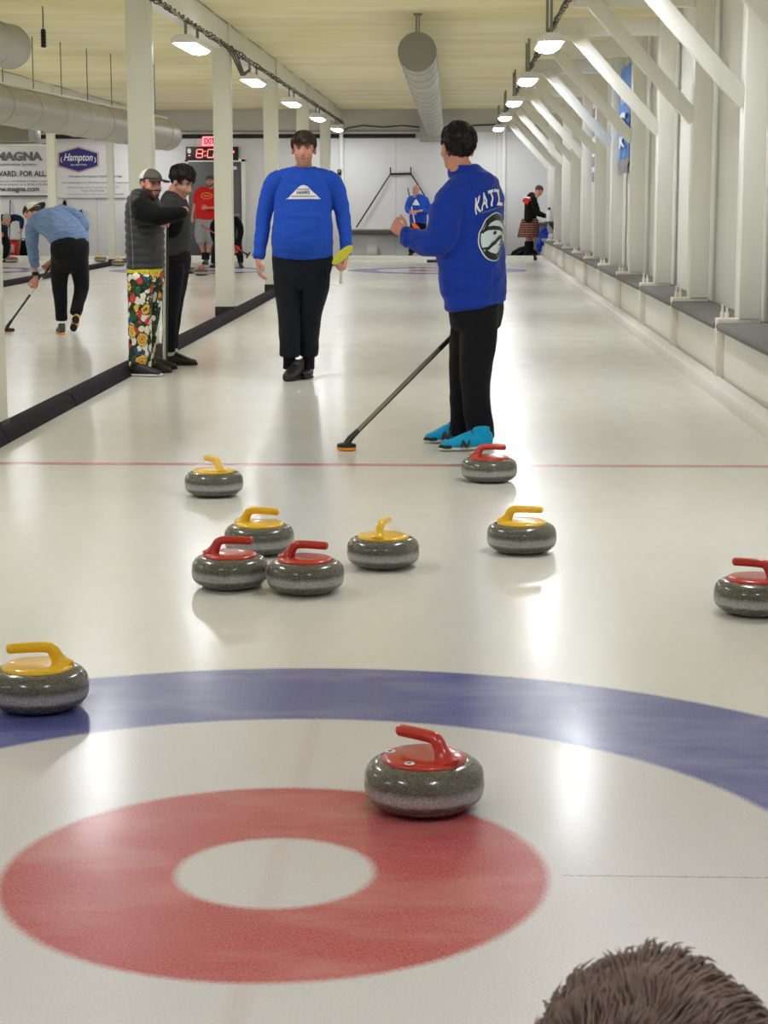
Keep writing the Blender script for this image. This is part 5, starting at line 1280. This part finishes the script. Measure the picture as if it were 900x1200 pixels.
broom('broom with thin red shaft held across by the player in black behind the post', a_+d_*0.25, e_, tuple(d_), (1, 0, 0.5), M['pad_red'], [(0, 1, M['red'])], L=0.08, W=0.04, r=0.014)

# bald man in blue standing at the back wall
Y8 = 41.9; Z0 = 0.07
pose = dict(head=(487.5, 222.5, -0.02), face=(-0.55, -0.75, 0.02), neck=(487.5, 229), s=1.0,
    torso=[(488, 229, 0, 0.08, 0.07), (489, 231.5, 0, 0.17, 0.10), (489.5, 236, 0, 0.215, 0.12), (490, 245, 0, 0.215, 0.14), (490, 254, -0.01, 0.215, 0.15), (490, 261.5, 0, 0.205, 0.14)],
    arms=[[(481.5, 233, 0, 0.085), (478.5, 240, -0.02, 0.075), (477.5, 246, -0.08, 0.062), (481, 249, -0.22, 0.052), (484, 249.5, -0.26, 0.036)], [(497.5, 233, 0, 0.085), (500.5, 240, -0.02, 0.078), (500.5, 248, -0.06, 0.064), (494, 247, -0.22, 0.05), (485.5, 248.5, -0.28, 0.036)]],
    hips=[(490, 258, 0, 0.19, 0.135), (490, 264, 0, 0.205, 0.14), (490, 270, 0, 0.20, 0.14)],
    legs=[[(485.5, 268, 0, 0.11), (484, 280, 0, 0.092), (482.5, 296, 0, 0.075)], [(494.5, 268, 0, 0.11), (495.5, 280, 0, 0.092), (496, 296, 0, 0.075)]])
b8 = at(489, 299, Y8); b8.z = Z0
bald, h8, to, bt = simple('bald man in royal blue sweatshirt holding a broom before the back wall', b8, Y8, None, 48, (-0.25, -0.95, 0), pose, (M['blue_sweat'], M['black_trousers']), bald=True, sleeve=0.72, topname='sweatshirt')
bv = bvh_of(to); o0 = at(487.5, 237, Y8); k = 1/48.0
obj('chest_print', decal(poly2d([(x*k*0.235, y*k*0.42) for x, y in hill]), o0, (1, 0, 0), (0, 0, 1), (0, -1, 0), bv, 0.008), M['ink_white'], to)
for x in (482, 496): s0 = at(x, 299, Y8); shoe(bald, V((s0.x+0.02, Y8+0.08, Z0)), V((s0.x-0.05, Y8-0.2, Z0)), M['shoe_black'], M['sole_black'], s=3)
hp = at(487.5, 266, Y8-0.42)
broom('broom with glowing orange oval pad held by the bald man at the back wall', hp, at(478, 221, Y8-0.12), (0.25, -1, 0.1), at(492, 270.5, Y8-0.42)-hp, M['pad_orange'], [(0, 0.5, M['shaft_white']), (0.5, 1, M['shaft_black'])], L=0.13, W=0.052)

# kilted player at the far right
Y9 = 41.72
pose = dict(head=(631.5, 223.5, -0.02), face=(0.80, -0.30, -0.68), up=(0.5, 0, 1), neck=(626.5, 229), s=1.0,
    torso=[(626, 227.5, 0, 0.08, 0.07), (624, 230, 0, 0.17, 0.10), (622.5, 235, 0, 0.20, 0.12), (621.8, 244, 0, 0.20, 0.13), (621.5, 252, 0, 0.19, 0.13), (621.3, 260, 0, 0.195, 0.135)],
    arms=[[(624.5, 232.5, -0.17, 0.08), (627.5, 241, -0.2, 0.07), (629.5, 250, -0.2, 0.058), (634, 252, -0.2, 0.05), (639, 254, -0.18, 0.036)], [(624, 232.5, 0.17, 0.08), (628, 241, 0.15, 0.07), (631, 249, 0.1, 0.058), (636, 251.5, 0.0, 0.05), (640, 253.5, -0.08, 0.036)]],
    hips=[(621.3, 256, 0, 0.185, 0.13), (621, 262, 0, 0.20, 0.15), (620.5, 268, 0, 0.20, 0.15)],
    legs=[[(618.5, 266, -0.05, 0.10), (619, 278, -0.05, 0.085), (618.5, 286, -0.05, 0.075), (617.5, 298, -0.05, 0.06)], [(622.5, 266, 0.05, 0.10), (622.5, 278, 0.05, 0.085), (622, 286, 0.05, 0.075), (621, 298, 0.05, 0.06)]])
def tartan():
    t = NT('tartan'); X = t.xyz()
    h_ = t.math('MULTIPLY_ADD', X[1], 0.25, X[0])
    def st(v, p, w): return t.math('LESS_THAN', t.math('ABSOLUTE', t.math('WRAP', v, -p/2, p/2)), w)
    c = t.mix(t.math('MULTIPLY', st(h_, 0.11, 0.030), 0.55), lin((44, 26, 24)), lin((120, 52, 38)))
    c = t.mix(t.math('MULTIPLY', st(X[2], 0.11, 0.030), 0.5), c, lin((124, 58, 44)))
    c = t.mix(t.math('MULTIPLY', st(h_, 0.055, 0.006), 0.7), c, lin((16, 16, 18))); c = t.mix(t.math('MULTIPLY', st(X[2], 0.055, 0.006), 0.7), c, lin((196, 150, 110)))
    t.base(c); t.rough(0.9); return t.m
M['tartan'] = tartan()
M['knee_sock'] = cloth('black_knee_sock', (26, 24, 24))
b9 = at(620, 300, Y9); b9.z = Z0
kp, h9, to, bt = simple('player in black top and dark red tartan kilt standing at the far right end', b9, Y9, None, 48, (0.85, -0.5, 0), pose, (M['black_shirt'], None), hairmat='hair_brown', topname='jersey')
mb = MB(); vs, fs = [], []; n = 56
rings = [(621.0, 256.5, 0.195, 0.145), (620.5, 262, 0.215, 0.165), (619.8, 270, 0.24, 0.19), (619, 278, 0.258, 0.21)]
for cx_, cy_, w, d in rings:
    c_ = at(cx_, cy_, Y9)
    for i in range(n):
        a = 2*PI*i/n; f = 1+(0.035*(i % 4)/3 if cy_ > 260 else 0); vs.append(c_+V((w*f*math.cos(a), d*f*math.sin(a), 0)))
k_ = len(vs)
for cx_, cy_, w, d in rings[::-1]:
    c_ = at(cx_, cy_, Y9)
    for i in range(n): a = 2*PI*i/n; vs.append(c_+V(((w-0.012)*math.cos(a), (d-0.012)*math.sin(a), 0)))
for r_ in range(len(rings)*2-1):
    for i in range(n): fs.append((r_*n+i, r_*n+(i+1) % n, (r_+1)*n+(i+1) % n, (r_+1)*n+i))
obj('kilt', mb.add(vs, fs), M['tartan'], kp, angle=0.5)
for x, dy in ((618.2, -0.05), (621.8, 0.05)):
    obj('knee_sock', MB().loft([at(x+0.2, 283, Y9+dy), at(x, 290, Y9+dy), at(x-0.8, 298, Y9+dy)], [0.072, 0.074, 0.062], n=14, cap=0.2), M['knee_sock'], kp)
    s0 = at(x, 300, Y9+dy); shoe(kp, V((s0.x-0.10, s0.y+0.02, Z0)), V((s0.x+0.19, s0.y-0.03, Z0)), M['shoe_black'], M['sole_black'], s=3)
bv = bvh_of(to); o0 = at(617.2, 235, Y9)
obj('back_print', decal(poly2d([(-0.09, -0.05), (-0.02, -0.045), (-0.01, -0.09), (0.03, -0.09), (0.04, -0.03), (0.09, 0.0), (0.08, 0.05), (-0.06, 0.06), (-0.10, 0.02)]), o0, (1, 0, 0), (0, 0, 1), (0, -1, 0), bv, 0.008), M['red_shirt'], to)
obj('back_lettering', decal(poly2d([(-0.07, -0.015), (0.06, -0.03), (0.07, 0.0), (-0.06, 0.02)]), at(617.6, 231, Y9), (1, 0, 0), (0, 0, 1), (0, -1, 0), bv, 0.008), M['ink_white'], to)

# man bending at the far left edge
Y10 = 39.6; b10 = gnd(6, 306)
pose = dict(head=(8, 257.5, -0.32), face=(0.15, -0.75, -0.65), up=(0, -0.6, 0.8), neck=(6, 258.5, -0.18), s=1.05,
    torso=[(6, 258, -0.18, 0.10, 0.09), (5, 257, -0.12, 0.19, 0.11), (3, 258, -0.02, 0.215, 0.13), (0, 262, 0.08, 0.205, 0.14), (-1, 268, 0.16, 0.20, 0.14), (-1, 273, 0.2, 0.20, 0.14)],
    arms=[[(12, 256, -0.08, 0.085), (19, 255, -0.12, 0.075), (25, 257.5, -0.18, 0.062), (25.5, 263, -0.26, 0.052), (25, 268, -0.3, 0.036)], [(-5, 258, -0.12, 0.085), (-9, 264, -0.2, 0.07), (-6, 270, -0.3, 0.055), (0, 274, -0.36, 0.04)]],
    hips=[(-1, 270, 0.18, 0.19, 0.14), (-1, 276, 0.2, 0.205, 0.15), (-1, 281, 0.18, 0.2, 0.15)],
    legs=[[(4, 279, 0.16, 0.11), (8, 287, 0.02, 0.09), (7, 296, 0.05, 0.072), (6, 303, 0.08, 0.06)], [(-6, 279, 0.16, 0.11), (-9, 287, 0.02, 0.09), (-9, 296, 0.05, 0.072), (-9, 303, 0.08, 0.06)]])
M['navy_top'] = cloth('navy_fleece', (30, 40, 74), var=0.1); M['hair_grey'] = hairm('hair_grey', (168, 160, 150))
fl, h10, to, bt = simple('grey-haired man in navy top bending over at the left edge by the red box', b10, Y10, None, 50, (0.1, -1, 0), pose, (M['navy_top'], M['black_trousers']), hairmat='hair_grey', topname='fleece')
foot(fl, V((at(5.5, 303, Y10).x, Y10-0.14, 0)), (-0.1, -1), M['shoe_black'], M['sole_black'], s=3); foot(fl, V((at(-10, 303, Y10).x, Y10-0.14, 0)), (-0.1, -1), M['shoe_black'], M['sole_black'], s=3)
hp = gnd(22, 303.5, 0.02)
broom('broom with grey shaft held by the bending man at the left edge', hp, at(26, 262, Y10-0.27), (0, 0, -1), (1, 0, 0), M['pad_red'], [(0, 1, M['shaft_grey'])], L=0.1, W=0.05)

# ------------------------------------------------------------------ things lying about at the far end
t = thing('tool_box', 'red box standing on the platform at the left edge', 'box', V((at(15, 290, 41.7).x, 41.7, 0.07)))
p = at(15.5, 292, 41.7); obj('case', MB().box((p.x, 41.7, 0.26), (0.26, 0.3, 0.36), bev=0.02), M['red_shirt'], t); obj('lid', MB().box((p.x, 41.7, 0.46), (0.28, 0.32, 0.04), bev=0.01), M['wood_dark'], t); obj('front_panel', MB().box((p.x-0.02, 41.54, 0.26), (0.16, 0.02, 0.2), bev=0.005), M['shelf_top'], t)
p = at(27.8, 293, 41.9); t = thing('kit_bag', 'small black upright bag beside the red box', 'bag', (p.x, 41.9, 0.07))
obj('bag', blob(MB().loft([(p.x, 41.9, 0.10), (p.x, 41.9, 0.28), (p.x, 41.9, 0.42)], [(0.10, 0.10), (0.105, 0.10), (0.07, 0.06)], n=16), 0.02, 3), M['black_shirt'], t)
obj('carry_loop', MB().tube([(p.x-0.05, 41.9, 0.42), (p.x-0.03, 41.9, 0.5), (p.x+0.03, 41.9, 0.5), (p.x+0.05, 41.9, 0.42)], 0.012, n=6), M['black'], t)
a_ = bk(9.5, 262, 0.25); a_.z = 0.09
broom('spare dark broom leaning on the back wall at the left edge', a_, bk(12, 235, 0.05), (0, -0.2, -1), (1, 0, 0), M['pad_red'], [(0, 1, M['shaft_black'])])
for x, y, lab in ((95, 252, 'small dark hook with a hanging cap on the back wall behind the bending sweeper'), (76, 241, 'small dark item hung on the back wall above the bending sweeper')):
    p = bk(x, y, 0.06); t = thing('wall_hook', lab, 'hook', p-V((0, 0, 0.15)))
    obj('plate', MB().box(p+V((0, 0.02, 0.06)), (0.06, 0.02, 0.16), bev=0.006), M['steel'], t); obj('hanging_item', MB().loft([p+V((0, -0.03, 0.1)), p+V((0.01, -0.05, 0)), p+V((0, -0.05, -0.12))], [0.035, 0.055, 0.04], n=12), M['black_shirt'], t)
# bag, blue jacket, bottle and counter at the right end
p = at(612, 298.5, 42.2); mb = MB()
mb.loft([V((p.x-0.24, 42.2, 0.11)), V((p.x-0.05, 42.2, 0.17)), V((p.x+0.15, 42.2, 0.18)), V((p.x+0.32, 42.2, 0.12))], [(0.10, 0.05), (0.15, 0.10), (0.15, 0.11), (0.09, 0.06)], side=(0, 1, 0), n=20)
t = thing('duffel_bag', 'black duffel bag lying behind the feet of the kilted player', 'bag', (p.x, 42.2, 0.07))
obj('bag', blob(mb, 0.02, 3, folds(0.012)), M['black_shirt'], t); obj('strap', MB().tube([(p.x-0.26, 42.1, 0.09), (p.x-0.34, 42.0, 0.09), (p.x-0.2, 41.98, 0.09), (p.x, 42.02, 0.2)], 0.018, n=6), M['black'], t)
p = at(636, 280, 42.4); t = thing('grey_cabinet', 'low grey cabinet against the back wall at the far right corner', 'cabinet', (p.x+0.05, 42.35, 0.07))
M['grey_board'] = plain('grey_board', (150, 148, 146), 0.6, var=0.05)
obj('carcass', MB().box((p.x+0.05, 42.35, 0.46), (0.52, 0.4, 0.78), bev=0.01), M['grey_board'], t); obj('top', MB().box((p.x+0.05, 42.34, 0.865), (0.56, 0.44, 0.03), bev=0.006), M['paint'], t)
p = at(639.5, 281, 41.2); mb = MB()
mb.loft([p+V((-0.02, 0, 0.26)), p+V((-0.05, 0, 0.1)), p+V((0.05, 0, -0.02))], [(0.06, 0.05), (0.12, 0.09), (0.15, 0.1)], n=16)
mb.loft([p+V((-0.02, 0, 0.02)), p+V((-0.14, 0, -0.1)), p+V((-0.15, 0, -0.25))], [0.08, 0.07, 0.05], n=14); mb.loft([p+V((0.02, 0, 0.05)), p+V((0.16, 0, 0.0)), p+V((0.2, 0, -0.05))], [0.08, 0.07, 0.05], n=14)
t = thing('blue_jacket', 'crumpled bright blue jacket hanging on the ledge end beside the kilted player', 'jacket', p-V((0, 0, 0.35)))
obj('cloth', blob(mb, 0.014, 3, folds(0.02, (9, 9, 9))), M['blue_jacket'], t); obj('white_lining', MB().ell(p+V((0.12, -0.06, 0.08)), (0.07, 0.05, 0.06)), M['cap_white'], t)
p = at(643.5, 253, 41.4); t = thing('water_bottle', 'pale drinks bottle with dark cap beside the kilted player\'s hands', 'bottle', p-V((0, 0, 0.12)))
obj('bottle', MB().lathe([(0.03, -0.13), (0.06, -0.12), (0.062, 0.06), (0.035, 0.12), (0.03, 0.14)], p, n=20), M['banner_white'], t); obj('bottle_cap', MB().lathe([(0.033, 0.14), (0.036, 0.145), (0.034, 0.19), (0.02, 0.2)], p, n=16), M['shoe_black'], t)
t = thing('wall_stand', 'dark little shelf bracket holding the pale bottle at the far right', 'shelf', (p.x, 41.4, p.z-0.35))
obj('shelf_board', MB().box((p.x+0.06, 41.4, p.z-0.15), (0.34, 0.3, 0.03), bev=0.006), M['wood_dark'], t)
obj('support', MB().prism([(0, 0), (0.25, 0), (0.25, -0.36)], (p.x-0.02, 41.38, p.z-0.165), (1, 0, 0), (0, 0, 1), (0, 1, 0), 0.03), M['wood_dark'], t)
p = gnd(612, 305); tag(obj('hack_block', MB().box((at(513, 308, 39.6).x, 39.6, 0.03), (0.5, 0.18, 0.06), bev=0.015), M['black']), 'low black foothold block on the ice before the white backboard', 'foothold')

# ================================================================== crouching spectator in the foreground
hc = CAM+ray(764, 1352)*1.42
F0 = V((-0.10, 1, -0.1)); hh = Head(hc, (-0.06, 1, -0.12), (0.02, 0.05, 1), s=1.17)
B0 = V((hc.x, hc.y, 0))
w3 = lambda x, y, z: B0+V((x, y, z))
hz = hc.z
tor = [(w3(0, -0.05, hz-0.17), 0.08, 0.075), (w3(0, -0.06, hz-0.21), 0.17, 0.10), (w3(0, -0.08, hz-0.27), 0.21, 0.12), (w3(0, -0.12, hz-0.38), 0.205, 0.13), (w3(0, -0.16, hz-0.50), 0.19, 0.14), (w3(0, -0.18, hz-0.57), 0.19, 0.15)]
arms = [[(w3(s_*0.19, -0.07, hz-0.25), 0.075), (w3(s_*0.25, 0.02, hz-0.36), 0.066), (w3(s_*0.26, 0.12, hz-0.45), 0.056), (w3(s_*0.18, 0.24, hz-0.43), 0.05), (w3(s_*0.10, 0.32, hz-0.41), 0.038)] for s_ in (-1, 1)]
hd = [(a[-1][0], V((-s_*0.8, 0.5, 0)), (0, 0.3, -1), (0, 1, 0.4), dict(curl=(0.7, 0.9, 0.7))) for a, s_ in zip(arms, (-1, 1))]
legs = [[(w3(s_*0.10, -0.17, 0.20), 0.10), (w3(s_*0.16, 0.05, 0.34), 0.085), (w3(s_*0.19, 0.20, 0.44), 0.072), (w3(s_*0.17, 0.10, 0.25), 0.062), (w3(s_*0.15, 0.03, 0.09), 0.05)] for s_ in (-1, 1)]
hips = [(w3(0, -0.18, hz-0.54), 0.175, 0.14), (w3(0, -0.18, hz-0.60), 0.18, 0.15)]
fg, bo, to, bt = figure('person with short brown hair crouching at the bottom right corner, only the crown visible', B0, hh, w3(0, -0.05, hz-0.16), tor, (1, 0, 0), arms, hd, legs, M['skin'], M['charcoal_knit'], M['navy_trousers'], vox=0.012, topname='pullover', hips=hips)
for s_ in (-1, 1): shoe(fg, w3(s_*0.14, -0.05, 0), w3(s_*0.18, 0.23, 0), M['shoe_black'], M['sole_white'], s=3)
face_bits(fg, hh, M['hair_brown'])
def strandm():
    t = NT('hair_strands'); n = t.noise(55, 3, 0.6); L = lin((106, 82, 70))
    t.base(t.mix(n, tuple(v*0.45 for v in L[:3])+(1,), tuple(v*1.35 for v in L[:3])+(1,))); t.rough(0.6); return t.m
M['strands'] = strandm()
rx, ry, rz = 0.083, 0.103, 0.093; oc = V((0, -0.018, 0.036))
ho = obj('hair', hh.shell(tuple(oc), (rx, ry, rz), hair_keep(0.055, 0.035, -0.06), 0.03, 30, nu=64, nv=44, sink=0.72), M['strands'], fg)
strands(hh, oc, (rx, ry, rz), hair_keep(0.055, 0.035, -0.06), (-0.25, -0.85, 0.15), 7000, M['strands'], ho, lift=0.08)

# ================================================================== light and colour management
W = bpy.data.worlds.new('world'); S.world = W; W.use_nodes = True
W.node_tree.nodes['Background'].inputs[0].default_value = (0.9, 0.9, 0.88, 1); W.node_tree.nodes['Background'].inputs[1].default_value = 0.25
S.view_settings.view_transform = 'Standard'; S.view_settings.look = 'None'; S.cycles.diffuse_bounces = 8
S.view_settings.exposure = 0.21; S.view_settings.gamma = 1.0
S.view_settings.use_curve_mapping = False
